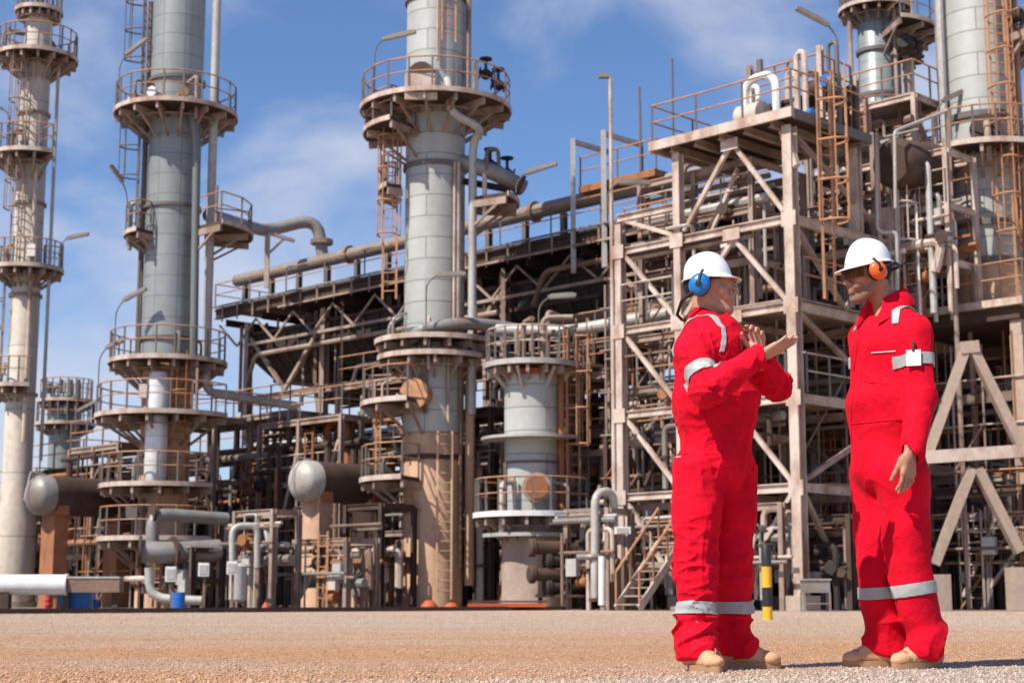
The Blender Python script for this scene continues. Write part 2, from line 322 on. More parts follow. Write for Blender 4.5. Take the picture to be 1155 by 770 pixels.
def lamp(p, q, label, h=2.2, d=None, ln=1.35, up=.25):
    """floodlight: pole from p, bent over towards a long housing that starts at q"""
    p = V(p); d = V(d or (1, -.2, .1)).normalized(); h *= .88
    t = thing('floodlight', label, 'floodlight', p, 'long floodlights on bent poles')
    MB().pipe([p, p + UZ * h, p + UZ * (h + up) + d * .35], .024, 6, .3).build('pole', 'rpost', t)
    e = p + UZ * (h + up) + d * .3; _, s, u = frame(d)
    ln *= .9; hb = MB().box(e + d * (ln / 2), ln, .15, .10, (d, s, u)); hb.box(e + d * (ln / 2) + u * .07, ln * .8, .09, .04, (d, s, u)); hs = hb.build('housing', 'lamp', t)
    MB().box(e + d * (ln / 2) - u * .065, ln * .92, .12, .025, (d, s, u)).build('lens', 'pipel', hs)
    return t
def valve(root, p, ax, r, m='dark', wm='dark'):
    p = V(p); ax = V(ax).normalized(); up = UZ if abs(ax.z) < .7 else V((-.5, -.8, 0)).normalized(); b, w = MB(), MB()
    b.ball(p, r * 1.7, n=8, m=6); b.tube(p - ax * r * 2, p + ax * r * 2, r * 1.1, 8); b.flange(p - ax * r * 1.9, ax, r * 1.9, .05); b.flange(p + ax * r * 1.9, ax, r * 1.9, .05)
    b.tube(p, p + up * r * 4.5, r * .45, 6); w.tube(p + up * r * 4.4, p + up * (r * 4.5 + .05), r * 1.9, 10)
    v = b.build('valve', m, root); w.build('handwheel', wm, v); return v
def shell_rings(root, c, zs, r, m='brown', h=.16):
    for z in zs: MB().arc(c, r - .02, r + .09, 0, 360, z - h / 2, z + h / 2, 40).build('stiffener_ring', m, root)

# ---- column A: slim cream tower at the far left
cA = P(29, 330, 66); YA = 66; Z = lambda y: zp(y, YA); rA = .59
tA = thing('process_column', 'slim cream column at the left edge with four rusty platforms', 'column', (cA.x, cA.y, 0), 'tall process columns')
MB().lathe([(.86, .2), (.86, Z(585)), (rA, Z(562)), (rA, Z(45)), (rA * .9, Z(38)), (rA * .9, Z(16))], (cA.x, cA.y, 0)).build('shell', 'cream', tA)
MB().lathe([(1.0, 0), (1.0, .2)], (cA.x, cA.y, 0)).build('base_ring', 'conc', tA)
shell_rings(tA, cA, [Z(130), Z(231), Z(334), Z(445)], rA, 'beiged', .12)
ring_platform(tA, cA, Z(66), rA, 1.66); ring_platform(tA, cA, Z(178), rA, 1.7, 140, 315); ring_platform(tA, cA, Z(304), rA, 1.45, 120, 390); ring_platform(tA, cA, Z(436), rA, 1.3, 130, 300)
ring_platform(tA, cA, Z(13), rA * .9, .95)
ladder(tA, pol(cA, rA + .25, 250, 0), pol((0, 0), 1, 250, 0), Z(300), Z(66), m='beiged'); ladder(tA, pol(cA, rA + .25, 200, 0), pol((0, 0), 1, 200, 0), Z(430), Z(300), m='beiged')
MB().tube(pol(cA, 1.0, -10, Z(520)), pol(cA, 1.0, -10, Z(76)), .075, 8).build('riser_pipe', 'pipel', tA)
MB().tube(pol(cA, .8, -60, Z(500)), pol(cA, .8, -60, Z(190)), .09, 8).build('riser_pipe', 'beige', tA)
m = MB(); [m.tube(pol(cA, .5, a, Z(14)), pol(cA, .5, a, Z(14) + h), .05, 6) for a, h in ((200, 1.3), (320, 1.0), (60, 1.6))]; m.tube((cA.x, cA.y, Z(16)), (cA.x, cA.y, Z(-8)), .2, 10); m.build('vent_stack', 'beiged', tA)
lamp(pol(cA, 1.6, 320, Z(66)), None, 'floodlight above the highest wide platform of the slim cream column', 2.6, (-1, -.1, .35), 1.3)
lamp(pol(cA, 1.4, 350, Z(304)), None, 'floodlight pointing right from the slim cream column above its third platform', 1.1, (1, -.2, .15), 1.1)
lamp(pol(cA, 1.6, 250, Z(178)), None, 'floodlight on the second platform of the slim cream column', 1.6, (-1, -.2, .05), 1.3)

# ---- column B: grey cladding tower, second from left
cB = P(193, 300, 60); Z = lambda y: zp(y, 60); rB = .985
tB = thing('process_column', 'grey column with a square panel grid, second from the left', 'column', (cB.x, cB.y, 0), 'tall process columns')
MB().lathe([(rB, Z(408)), (rB, Z(-40))], (cB.x, cB.y, 0), 48).build('shell', 'clad', tB)
MB().lathe([(rB * .93, 0), (rB * .93, Z(408) - .01)], (cB.x, cB.y, 0), 40).build('skirt', 'skirt', tB)
shell_rings(tB, cB, [Z(94), Z(236), Z(384)], rB, 'rpost', .12)
ring_platform(tB, cB, Z(130), rB, 2.3); ring_platform(tB, cB, Z(266), rB, 1.75, 150, 235); ring_platform(tB, cB, Z(262), rB + .3, 3.0, -42, 25)
ring_platform(tB, cB, Z(409), rB, 2.15); ring_platform(tB, cB, Z(470), rB, 2.55, 120, 340); ring_platform(tB, cB, Z(548), rB, 2.3, 150, 330); ring_platform(tB, cB, Z(607), rB, 2.3, 150, 330)
ladder(tB, pol(cB, rB + .35, 182, 0), (-1, -.1, 0), Z(130), Z(-30), m='rpost'); ladder(tB, pol(cB, rB + .35, 195, 0), (-1, -.3, 0), Z(266), Z(130), m='rpost')
ladder(tB, pol(cB, rB + .45, 300, 0), (.5, -.85, 0), Z(548), Z(409), m='rust')
MB().pipe([pol(cB, rB, -45, Z(118)), P(215, 118, 58.9), P(222, 160, 58.9), V((P(222, 300, 58.9).x, 58.9, Z(430)))], .15, 10).build('riser_pipe', 'clad', tB)
pb = P(239, 200, 59.5); MB().pipe([V((pb.x, pb.y, Z(-40))), V((pb.x, pb.y, Z(444))), P(335, 458, 62)], .165, 10).build('riser_pipe', 'pipel', tB)
MB().tube(V((cB.x - 1.1, cB.y - .4, Z(140))), V((cB.x - 1.1, cB.y - .4, Z(400))), .06, 6).build('riser_pipe', 'rpost', tB)
MB().pipe([pol(cB, rB + .2, 170, Z(400)), pol(cB, rB + .2, 170, Z(0))], .09, 6).build('riser_pipe', 'pipeb', tB)
c2 = P(177, 480, 58.6); MB().lathe([(.3, zp(548, 58.6)), (.41, zp(535, 58.6)), (.41, zp(430, 58.6)), (.3, zp(420, 58.6))], (c2.x, c2.y, 0), 28).build('silver_duct', 'silver', tB)
for a in (215, 250, 290): MB().lathe([(.14, 0), (.14, .7), (.2, .7), (.2, .78)], pol(cB, rB, a, Z(118)), 12, pol((0, 0), 1, a, 0)).build('nozzle', 'white' if a == 250 else 'rail', tB)
lamp(pol(cB, 2.2, 185, Z(130)), None, 'floodlight tilted up over the high left rail of the panelled grey column', 2.2, (.9, -.3, .55), 1.2)
lamp(pol(cB, 1.7, 190, Z(266)), None, 'floodlight over the small left platform halfway up the panelled grey column', 1.7, (-.5, -.4, .7), .9)
lamp(pol(cB, 2.1, 215, Z(409)), None, 'floodlight over the lower ring platform of the panelled grey column', 2.0, (.9, -.2, .42), 1.1)
lamp(pol(cB, 2.5, 200, Z(470)), None, 'floodlight beside the silver duct on the second lowest platform', 2.4, (.9, -.4, .3), .9)

# ---- column C: the broad pale tower in the middle
cC = P(491, 200, 55); Z = lambda y: zp(y, 55); rC = 1.04
tC = thing('process_column', 'broad pale column in the middle on a tan fireproofed skirt', 'column', (cC.x, cC.y, 0), 'tall process columns')
MB().lathe([(rC, Z(490)), (rC, Z(-40))], (cC.x, cC.y, 0), 56).build('shell', 'cladw', tC)
MB().lathe([(rC * .97, 0), (rC * .97, Z(490) - .01)], (cC.x, cC.y, 0), 48).build('skirt', 'skirt', tC)
MB().lathe([(rC * 1.02, Z(520)), (rC * 1.02, Z(514))], (cC.x, cC.y, 0), 48).build('skirt_band', 'brown', tC)
shell_rings(tC, cC, [Z(4), Z(191), Z(376)], rC, 'rpost', .17)
ring_platform(tC, cC, Z(124), rC, 2.62); ring_platform(tC, cC, Z(150), rC, 2.5, 165, 235); ring_platform(tC, cC, Z(386), rC, 2.0, rail=False)
ring_platform(tC, cC, Z(404), rC, 1.9, 190, 330, rail=False)
ring_platform(tC, cC, Z(456), rC, 2.45, 160, 252); ring_platform(tC, cC, Z(541), rC, 2.45, 160, 248)
ring_platform(tC, cC, Z(228), rC + .4, 2.9, -30, 10, rail=False); ring_platform(tC, cC, Z(215), rC + .3, 1.95, 170, 215)
pl = P(440, 250, 54.6); ladder(tC, pl, (-.3, -1, 0), Z(340), Z(150)); MB().tube(V((pl.x + .75, pl.y, Z(372))), V((pl.x + .75, pl.y, Z(140))), .09, 8).build('riser_pipe', 'pipe', tC)
ladder(tC, pol(cC, rC + .25, 292, 0), pol((0, 0), 1, 292, 0), Z(60), Z(-30)); ladder(tC, pol(cC, rC + .25, 290, 0), pol((0, 0), 1, 290, 0), .3, Z(490), cage=False, m='skirt')
ladder(tC, pol(cC, rC + .9, 200, 0), pol((0, 0), 1, 200, 0), Z(541), Z(456), cage=False)
for a, r, y0, y1, mm in ((-45, .07, 190, 372, 'beige'), (-52, .05, 190, 372, 'beige'), (-18, .1, -30, 118, 'beiged'), (-85, .05, -30, 80, 'beige'), (-36, .06, 400, 640, 'pipeb'), (-10, .16, 400, 660, 'skirt'), (-62, .05, 380, 480, 'beige'), (-100, .06, 400, 470, 'pipeb'), (-128, .08, 395, 455, 'pipe')):
    MB().tube(pol(cC, rC + r + .06, a, Z(y1)), pol(cC, rC + r + .06, a, Z(y0)), r, 8).build('riser_pipe', mm, tC)
pr = P(533, 250, 54.3); MB().pipe([pol(cC, rC, -65, Z(100)), P(507, 105, 53.5), P(508, 128, 53.2), P(545, 145, 53.8), V((pr.x, pr.y, Z(165))), V((pr.x, pr.y, Z(470)))], .145, 10, .6).build('riser_pipe', 'pipel', tC)
MB().pipe([pol(cC, rC - .1, -20, Z(186)), P(556, 193, 54.2), P(590, 212, 54.8)], .29, 14).build('branch_pipe', 'pipe', tC); MB().flange(P(586, 209.5, 54.72), (1, .15, -.45), .4, .16).build('flange', 'brown', tC); MB().pipe([P(549, 192, 54.1), P(549, 168, 54.1), P(562, 168, 54.2), P(563, 196, 54.3)], .07, 8).build('bypass_pipe', 'rpost', tC); MB().pipe([pol(cC, rC - .1, -15, Z(206)), P(575, 214, 54.6)], .12, 10).build('branch_pipe', 'dark', tC)
for px, py in ((553, 186), (572, 196), (548, 84), (562, 96)): valve(tC, P(px, py, 55.2), (1, 0, -.2), .12)
MB().lathe([(.42, 0), (.42, .5), (.5, .5), (.5, .6)], pol(cC, rC - .1, -108, Z(100)), 16, pol((0, 0), 1, -108, 0)).build('manway', 'brown', tC)
MB().lathe([(.42, 0), (.42, .55), (.52, .55), (.52, .66)], pol(cC, rC - .1, -112, Z(450)), 16, pol((0, 0), 1, -112, 0)).build('manway', 'rail', tC)
MB().box(P(475, 98, 52.6), 1.1, .12, .9).build('cabinet', 'beige', tC)
lamp(pol(cC, 2.5, 215, Z(124)), None, 'floodlight reaching in front of the broad pale column near its top', 2.0, (.96, -.2, .16), 1.3)
lamp(pol(cC, 2.0, 265, Z(386)), None, 'floodlight in front of the broad pale column just above its collar platform', 1.9, (1, -.1, .04), 1.15)
lamp(pol(cC, 3.0, -20, Z(226)), None, 'floodlight at the small right platform of the broad pale column', .4, (.95, -.2, .25), 1.3)
# loop of thick pipe leaving the broad column to the right
p = MB().pipe([P(476, 371, 53.4), P(520, 364, 53.6), P(565, 368, 54.5), P(600, 376, 55)], .22, 12); p.pipe([P(462, 385, 53.9), P(476, 371, 53.4), P(490, 369, 53.45)], .22, 12)
one(p, 'process_pipe', 'pipe', 'thick bent pipe hugging the foot of the pale middle shell', 'pipe', P(476, 371, 53.4))

# ---- vessel D: short pale vessel right of the middle
cD = P(600, 500, 52); Z = lambda y: zp(y, 52); rD = .885
tD = thing('process_vessel', 'short pale vessel with a flat railed top and a rusty round manhole', 'vessel', (cD.x, cD.y, 0))
MB().lathe([(rD, Z(592)), (rD, Z(424)), (rD * .8, Z(418))], (cD.x, cD.y, 0), 48).build('shell', 'cladw', tD)
MB().lathe([(.97, 0), (.97, Z(604)), (.93, Z(604) + .01), (.93, Z(592) - .01)], (cD.x, cD.y, 0), 40).build('skirt', 'conc', tD)
MB().arc(cD, rD, rD + .06, 0, 360, Z(425), Z(419), 40).build('red_rim', 'orange', tD); MB().arc(cD, rD + .0, rD + .03, 0, 360, Z(606), Z(594), 40).build('rusty_band', 'rust', tD)
ring_platform(tD, cD, Z(412), .1, 1.5, toe='pipel', rm='beige'); ring_platform(tD, cD, Z(580), rD, 1.85, toe='white')
MB().arc(cD, rD + .02, rD + .75, 160, 330, Z(497), Z(494)).build('canopy_ring', 'pipel', tD); MB().arc(cD, 1.1, 1.6, 190, 330, Z(606), Z(602)).build('canopy_ring', 'pipel', tD)
MB().arc(cD, rD, rD + .04, 0, 360, Z(524), Z(521), 40).build('stiffener_ring', 'rpost', tD)
mh = MB().lathe([(.38, 0), (.38, .42), (.46, .42), (.46, .52)], pol(cD, rD - .12, -84, Z(552)), 24, pol((0, 0), 1, -84, 0)).build('manhole', 'conc', tD)
MB().lathe([(.36, 0), (.36, .03)], pol(cD, rD + .41, -84, Z(552)), 24, pol((0, 0), 1, -84, 0)).build('cover', 'rust', mh)
ladder(tD, pol(cD, rD + .45, -8, 0), (.6, -.8, 0), Z(580), Z(370)); MB().tube(pol(cD, rD + .15, -25, Z(590)), pol(cD, rD + .15, -25, Z(425)), .1, 8).build('riser_pipe', 'rust', tD)
for a in (200, 250, 300, 340): MB().bar(pol(cD, rD, a, Z(440)), pol(cD, 1.4, a, Z(418)), .09).build('strut', 'pipel', tD)
for k, (a, h) in enumerate(((240, 1.3), (270, .9), (310, 1.5), (20, 1.8))): MB().pipe([pol(cD, .55, a, Z(412)), pol(cD, .55, a, Z(412) + h), pol(cD, 1.4, a + 30, Z(412) + h)], .09, 8).build('nozzle_pipe', 'beiged', tD)
lamp(pol(cD, 1.2, 280, Z(412)), None, 'floodlight over the flat railed top of the short pale vessel', 2.0, (1, -.1, .06), 1.0)

# ---- column E: broad column at the right
cE = P(1108, 150, 50); Z = lambda y: zp(y, 50); rE = 1.06
tE = thing('process_column', 'broad pale column at the right edge with an orange caged ladder', 'column', (cE.x, cE.y, Z(356)), 'tall process columns')
MB().lathe([(rE, Z(300)), (rE, Z(-60))], (cE.x, cE.y, 0), 56).build('shell', 'cladw', tE)
MB().lathe([(1.25, Z(356)), (1.0, Z(300) - .01)], (cE.x, cE.y, 0), 40).build('skirt', 'skirt', tE)
shell_rings(tE, cE, [Z(138), Z(258), Z(300)], rE, 'rpost', .2)
ring_platform(tE, cE, Z(176), rE, 2.1, 150, 380); ring_platform(tE, cE, Z(48), rE, 2.3, -60, 60)
ladder(tE, pol(cE, rE + .3, 278, 0), pol((0, 0), 1, 278, 0), Z(352), Z(-40))
mh = MB().lathe([(.42, 0), (.42, .4), (.5, .4), (.5, .5)], pol(cE, rE - .1, 258, Z(160)), 24, pol((0, 0), 1, 258, 0)).build('manway', 'brown', tE)
MB().lathe([(.2, 0), (.2, .6)], pol(cE, rE - .1, 315, Z(30)), 20, pol((0, 0), 1, 315, 0)).build('nozzle', 'brown', tE)
for a, r, y0, y1, mm in ((190, .12, -60, 250, 'pipel'), (172, .09, -60, 160, 'pipe'), (310, .06, -60, 290, 'rust'), (322, .09, -60, 340, 'beiged'), (240, .05, 160, 290, 'pipel')):
    MB().tube(pol(cE, rE + r + .1, a, Z(y1)), pol(cE, rE + r + .1, a, Z(y0)), r, 8).build('riser_pipe', mm, tE)
b = MB().lathe([(.75, 0), (.75, 2.2), (.6, 2.4)], P(1052, 190, 48.6), 20, (-.3, -.3, -.05)); b.build('reboiler', 'brown', tE)
lamp(pol(cE, 2.0, 210, Z(176)), None, 'floodlight left of the broad right hand column above its ring platform', 1.3, (.85, .3, .45), 1.2)

# ---- column F: smaller tower behind it, and G far away at the left
cF = P(990, 100, 66); Z = lambda y: zp(y, 66)
tF = thing('process_column', 'narrow grey column with a rusty crown platform behind the pipe deck', 'column', (cF.x, cF.y, 0), 'tall process columns')
MB().lathe([(.76, 0), (.76, Z(8)), (.5, Z(-2))], (cF.x, cF.y, 0), 40).build('shell', 'clad', tF); shell_rings(tF, cF, [Z(110), Z(60)], .76, 'rpost')
ring_platform(tF, cF, Z(12), .7, 1.5); ring_platform(tF, cF, Z(40), .76, 2.6, -80, 70); ring_platform(tF, cF, Z(150), .76, 1.8, 180, 400)
for a, r in ((-20, .22), (30, .14), (-60, .08), (190, .1)): MB().tube(pol(cF, 1.05 + r, a, Z(230)), pol(cF, 1.05 + r, a, Z(20)), r, 8).build('riser_pipe', 'beiged', tF)
[valve(tF, pol(cF, 1.7, a, Z(40) - .9), (0, 0, 1), .16, 'brown') for a in (-50, -25, 0, 25)]
cG = P(74, 470, 85); Z = lambda y: zp(y, 85)
tG = thing('process_column', 'small distant grey column between the slim cream and panelled grey columns', 'column', (cG.x, cG.y, 0), 'tall process columns')
MB().lathe([(.82, 0), (.82, Z(452)), (.5, Z(445))], (cG.x, cG.y, 0), 28).build('shell', 'clad', tG); ring_platform(tG, cG, Z(452), .5, 1.35); ring_platform(tG, cG, Z(478), .82, 1.5)
for x in (-.3, .2, .6): MB().tube((cG.x + x, cG.y, Z(452)), (cG.x + x, cG.y, Z(428)), .12, 8).build('vent_pipe', 'rpost', tG)
lamp(pol(cG, 1.3, 300, Z(478)), None, 'floodlight beside the small distant grey column', .2, (.9, -.3, .4), 1.6)

# ================================================================== PIPE RACK with its cooler deck
K0 = V((11.65, 49, 0))
def K(t, s, z): v = K0 + E1 * t + E2 * s; return V((v.x, v.y, z))
DZ = 13.55; T0, T1, BW = .6, 35.2, 9.0
rk = thing('pipe_rack', 'long rusty steel pipe rack with a roof deck of dark coolers', 'pipe rack', K(15, 0, 0))
d = MB().bar(K(T0, BW / 2, DZ - .1), K(T1, BW / 2, DZ - .1), BW + 1.0, .12); d.build('deck', 'brown', rk)
for s in (-.45, BW + .45):
    MB().hbeam(K(T0, s, DZ - .36), K(T1, s, DZ - .36), .24, .38, E2).build('edge_girder', 'brown', rk)
MB().bar(K(T0, -.66, DZ - .02), K(T1, -.66, DZ - .02), .12, .06).build('cable_tray', 'pipe', rk)
MB().bar(K(T0, -.66, DZ - .62), K(T1 - 5, -.66, DZ - .62), .10, .08).build('cable_tray', 'beiged', rk)
for t in np.arange(T0 + .5, T1, 1.15): MB().bar(K(t, -.62, DZ - .75), K(t, -.62, DZ - .06), .07).build('tray_hanger', 'beiged', rk)
for t in np.arange(T0 + 1, T1, 2.75): MB().hbeam(K(t, -.3, DZ - .75), K(t, BW + .3, DZ - .75), .14, .3, E1).build('joist', 'brown', rk)
bents = [.9, 6, 11.5, 17, 22.5, 28, 33.5]
for t in bents:
    for s in (.2, BW - .2):
        MB().hbeam(K(t, s, 0), K(t, s, DZ - .85), .3, .3, E1).build('post', 'beiged' if s < 1 else 'brown', rk)
    for z in (3.4, 6.3, DZ - 1.1): MB().hbeam(K(t, .37, z), K(t, BW - .37, z), .22, .36, E1).build('cross_beam', 'brown', rk)
for a, b_ in zip(bents, bents[1:]):
    for s in (.2, BW - .2):
        for z in (3.4, 6.3, 9.2): 
            if z == 9.2 and s > 1: continue
            MB().hbeam(K(a + .16, s, z), K(b_ - .16, s, z), .2, .3, E2).build('beam', 'beiged' if s < 1 else 'brown', rk)
for a, b_ in ((28.2, 33.3), (17.2, 22.3), (6.2, 11.3)):
    MB().bar(K(a, .2, 12), K((a + b_) / 2, .2, 9.4), .16).build('brace', 'beiged', rk); MB().bar(K(b_, .2, 12), K((a + b_) / 2, .2, 9.4), .16).build('brace', 'beiged', rk)
# inclined inner legs of the cooler bays
for t in (30.5, 25, 19.5, 14, 8.5): MB().bar(K(t, 1.2, DZ - .6), K(t - 1.3, 1.2, 6.5), .2).build('brace', 'beiged', rk)
railing(rk, [K(T0, -.5, DZ), K(T1, -.5, DZ), K(T1, BW + .4, DZ)], 1.1, step=2.6)
# fan coolers hanging under the deck: tapering plenum boxes with a fan ring
for i, t in enumerate(np.linspace(4.0, 31, 6)):
    lab = ['nearest the right', 'second from the right', 'third from the right', 'third from the left', 'second from the left', 'at the left end'][i]
    f = thing('fan_cooler', 'dark tapered fan cooler box under the rack deck, ' + lab, 'fan cooler', K(t, BW / 2, DZ - .2), 'fan coolers under the deck')
    m = MB(); q = lambda a, s, z: K(t + a, BW / 2 + s, z)
    for (a0, s0, z0), (a1, s1, z1) in ((( 2.75, 4.1, 12.25), (2.75, 4.1, 11.2)), ((2.75, 4.1, 11.2), (2.0, 3.1, 10.1))):
        vs = [q(sa * a0, ss * s0, z0) for sa, ss in ((-1, -1), (1, -1), (1, 1), (-1, 1))] + [q(sa * a1, ss * s1, z1) for sa, ss in ((-1, -1), (1, -1), (1, 1), (-1, 1))]
        m.add(vs, [(0, 1, 5, 4), (1, 2, 6, 5), (2, 3, 7, 6), (3, 0, 4, 7)] + ([(0, 3, 2, 1)] if z0 > 12 else [(4, 5, 6, 7)]))
    m.build('plenum', 'dark', f)
    rb_ = MB()
    for zz, e in ((12.2, .06), (11.2, .07), (10.12, .05)):
        k = 1 if zz > 11 else 0; a0, s0 = (2.75 + e, 4.1 + e) if k else (2.0 + e, 3.1 + e)
        for A_, B_ in (((-a0, -s0), (a0, -s0)), ((a0, -s0), (a0, s0)), ((a0, s0), (-a0, s0)), ((-a0, s0), (-a0, -s0))): rb_.bar(q(*A_, zz), q(*B_, zz), .14)
    for a_ in (-1.9, -.95, 0, .95, 1.9): rb_.bar(q(a_, -4.15, 12.2), q(a_, -4.15, 11.2), .1); rb_.bar(q(a_, -4.12, 11.2), q(a_ * .73, -3.13, 10.1), .09)
    for a_ in (-3, -1.5, 0, 1.5, 3): rb_.bar(q(2.8, a_, 12.2), q(2.8, a_, 11.2), .1); rb_.bar(q(2.78, a_, 11.2), q(2.03, a_ * .75, 10.1), .09)
    rb_.build('stiffeners', 'brown', f)
    MB().lathe([(1.7, 9.3), (1.8, 9.3), (1.8, 10.08), (1.7, 10.08)], K(t, BW / 2, 0), 28).build('fan_ring', 'brown', f)
    MB().box(K(t, BW / 2, 9.35), 3.3, .3, .25, (E2, E1, UZ)).build('motor_beam', 'brown', f)
for i, t in enumerate(np.arange(1.6, 34.5, 1.37)):
    h_ = random.choice([1.2, 2.0, 3.2, 4.0]); s_ = random.choice([-.25, .5, .9]); MB().bar(K(t, s_, DZ - .8), K(t, s_, DZ - .8 - h_), random.choice([.07, .1, .14])).build('hanger', random.choice(['beiged', 'brown', 'pipeb', 'rust']), rk)
for i, (z, s_, a_, b2, r, mm) in enumerate(((12.3, -.3, 2, 15, .11, 'pipeb'), (11.7, .55, 8, 30, .15, 'pipe'), (11.1, -.2, 17, 33, .1, 'beiged'), (10.5, .6, 3, 19, .18, 'pipeb'), (12.0, .7, 20, 34, .09, 'rust'), (9.9, -.1, 9, 26, .08, 'beige'))):
    MB().pipe([K(a_, s_, z), K(b2 - .6, s_, z), K(b2, s_, z - 1.2)], r, 8).build('service_pipe', mm, rk)
for t in np.arange(2.2, 33, 2.75): MB().bar(K(t, -.2, DZ - .8), K(t + 1.375, -.2, DZ - 1.9), .08).build('lattice_brace', 'beiged', rk); MB().bar(K(t + 2.75, -.22, DZ - .8), K(t + 1.375, -.22, DZ - 1.9), .08).build('lattice_brace', 'beiged', rk)
MB().bar(K(T0, -.26, DZ - 1.95), K(T1 - 2, -.26, DZ - 1.95), .09, .12).build('lattice_chord', 'beiged', rk)
# header pipe on saddles along the deck edge
hp = thing('header_pipe', 'fat grey pipe running along the top of the long rack deck', 'pipe', K(20, .3, DZ), 'pipes along the top of the rack')
MB().tube(K(4, .3, 14.85), K(34.6, .3, 14.85), .285, 16).build('pipe', 'pipe', hp); MB().ball(K(34.6, .3, 14.85), .285).build('end_cap', 'pipeb', hp)
for t in np.arange(6, 34.5, 2.0): MB().hbeam(K(t, .3, DZ), K(t, .3, 14.56), .2, .22, E1).build('saddle_post', 'rpost', hp)
for t in (26.5, 15.5, 8): MB().flange(K(t, .3, 14.85), E1, .4, .16).build('flange', 'pipeb', hp)
h2 = thing('bent_pipe', 'grey pipe arching over the rack deck and dropping onto the header pipe', 'pipe', K(27, .3, DZ), 'pipes along the top of the rack')
MB().pipe([P(236, 243, 60.5), P(262, 250, 65), P(300, 261, 69), P(358, 246, 69.6), P(364, 290, 69.6)], .27, 12, .9).build('pipe', 'pipe', h2); MB().flange(P(363, 273, 69.6), (0, 0, 1), .5, .2).build('flange', 'beiged', h2)
gp = P(301, 300, 68.6); MB().hbeam(V((gp.x, gp.y, DZ)), V((gp.x, gp.y, zp(262, 68.6))), .2, .2).build('support_post', 'beige', h2)
MB().bar(P(301, 262, 68.6), P(332, 272, 69.2), .14).build('support_arm', 'beige', h2); MB().bar(P(303, 286, 68.6), P(322, 268, 69), .1).build('support_arm', 'beige', h2)
h3 = thing('process_pipe', 'pale pipe lying beside the header pipe behind the vertical deck posts', 'pipe', K(8, 3, DZ), 'pipes along the top of the rack')
MB().tube(K(1, 2.6, 14.5), K(12, 2.6, 14.5), .24, 12).build('pipe', 'pipel', h3); [MB().bar(K(t, 2.6, DZ), K(t, 2.6, 14.26), .16).build('saddle_post', 'rpost', h3) for t in (2, 6, 10)]
# small access stage on the deck
ac = thing('access_stage', 'small stage with an orange deck on the rack roof left of the mast', 'stage', K(10.5, -.3, DZ))
for x, tt in ((638, 12.7), (675, 11.2)):
    q = K(tt, -.6, 0); MB().hbeam(V((q.x, q.y, DZ - 1.6)), V((q.x, q.y, DZ + 3.4)), .18, .18).build('post', 'pipel', ac)
    q2 = K(tt, 1.5, 0); MB().bar(V((q.x, q.y, DZ + 3.3)), V((q2.x, q2.y, DZ + 3.3)), .16).build('arm', 'pipel', ac); MB().bar(V((q2.x, q2.y, DZ)), V((q2.x, q2.y, DZ + 3.3)), .14).build('post', 'rpost', ac)
MB().bar(K(9, .5, DZ + 1.5), K(12.6, .5, DZ + 1.5), 1.8, .25).build('deck', 'rust', ac)
railing(ac, [K(12.6, -.3, DZ + 1.63), K(9, -.3, DZ + 1.63), K(9, 1.3, DZ + 1.63)], 1.1)
for t, s, h in ((12.3, 1, 6.0), (11, 1.2, 5.4), (9.6, 1.4, 6.2), (10.3, .4, 4.4)): MB().tube(K(t, s, DZ + 1.6), K(t, s, DZ + h), .04, 6).build('rod', 'rpost', ac)

# ================================================================== STEEL FRAME TOWER in front
F0 = V((7.77, 44, 0))
def F(t, s, z): v = F0 + E1 * t + E2 * s; return V((v.x, v.y, z))
ft = thing('steel_frame_tower', 'tall open beige steel frame with diagonal braces and a railed top platform', 'steel tower', F(2, 2, 0))
def fb(n, a, b_, w=.26, h=.3, side=None, m_='beige'): return MB().hbeam(a, b_, w, h, side).build(n, m_, ft)
FS = 5.0
for t, s, z in ((0, 0, 13.4), (4.0, 0, 13.4), (6.3, 0, 11.6), (0, FS, 11.9), (4.0, FS, 11.9), (6.3, FS, 11.6)):
    fb('post', F(t, s, 0), F(t, s, z), .30 if t == 0 else .24, .32 if t == 0 else .26, E1)
    MB().box(F(t, s, .2), .7, .7, .4, (E1, E2, UZ)).build('footing', 'conc', ft)
for s in (0, FS):
    for z in (3.3, 5.75, 8.3, 10.75):
        fb('beam', F(.19, s, z), F(3.86, s, z), .17, .25, E2); fb('beam', F(4.14, s, z), F(6.16, s, z), .15, .22, E2)
    fb('beam', F(4.16, s, 11.8), F(6.4, s, 11.8), .17, .24, E2)
for t in (0, 4.0, 6.3):
    for z in (3.3, 5.75, 8.3, 10.75): fb('beam', F(t, .19, z), F(t, FS - .19, z), .16, .24, E1)
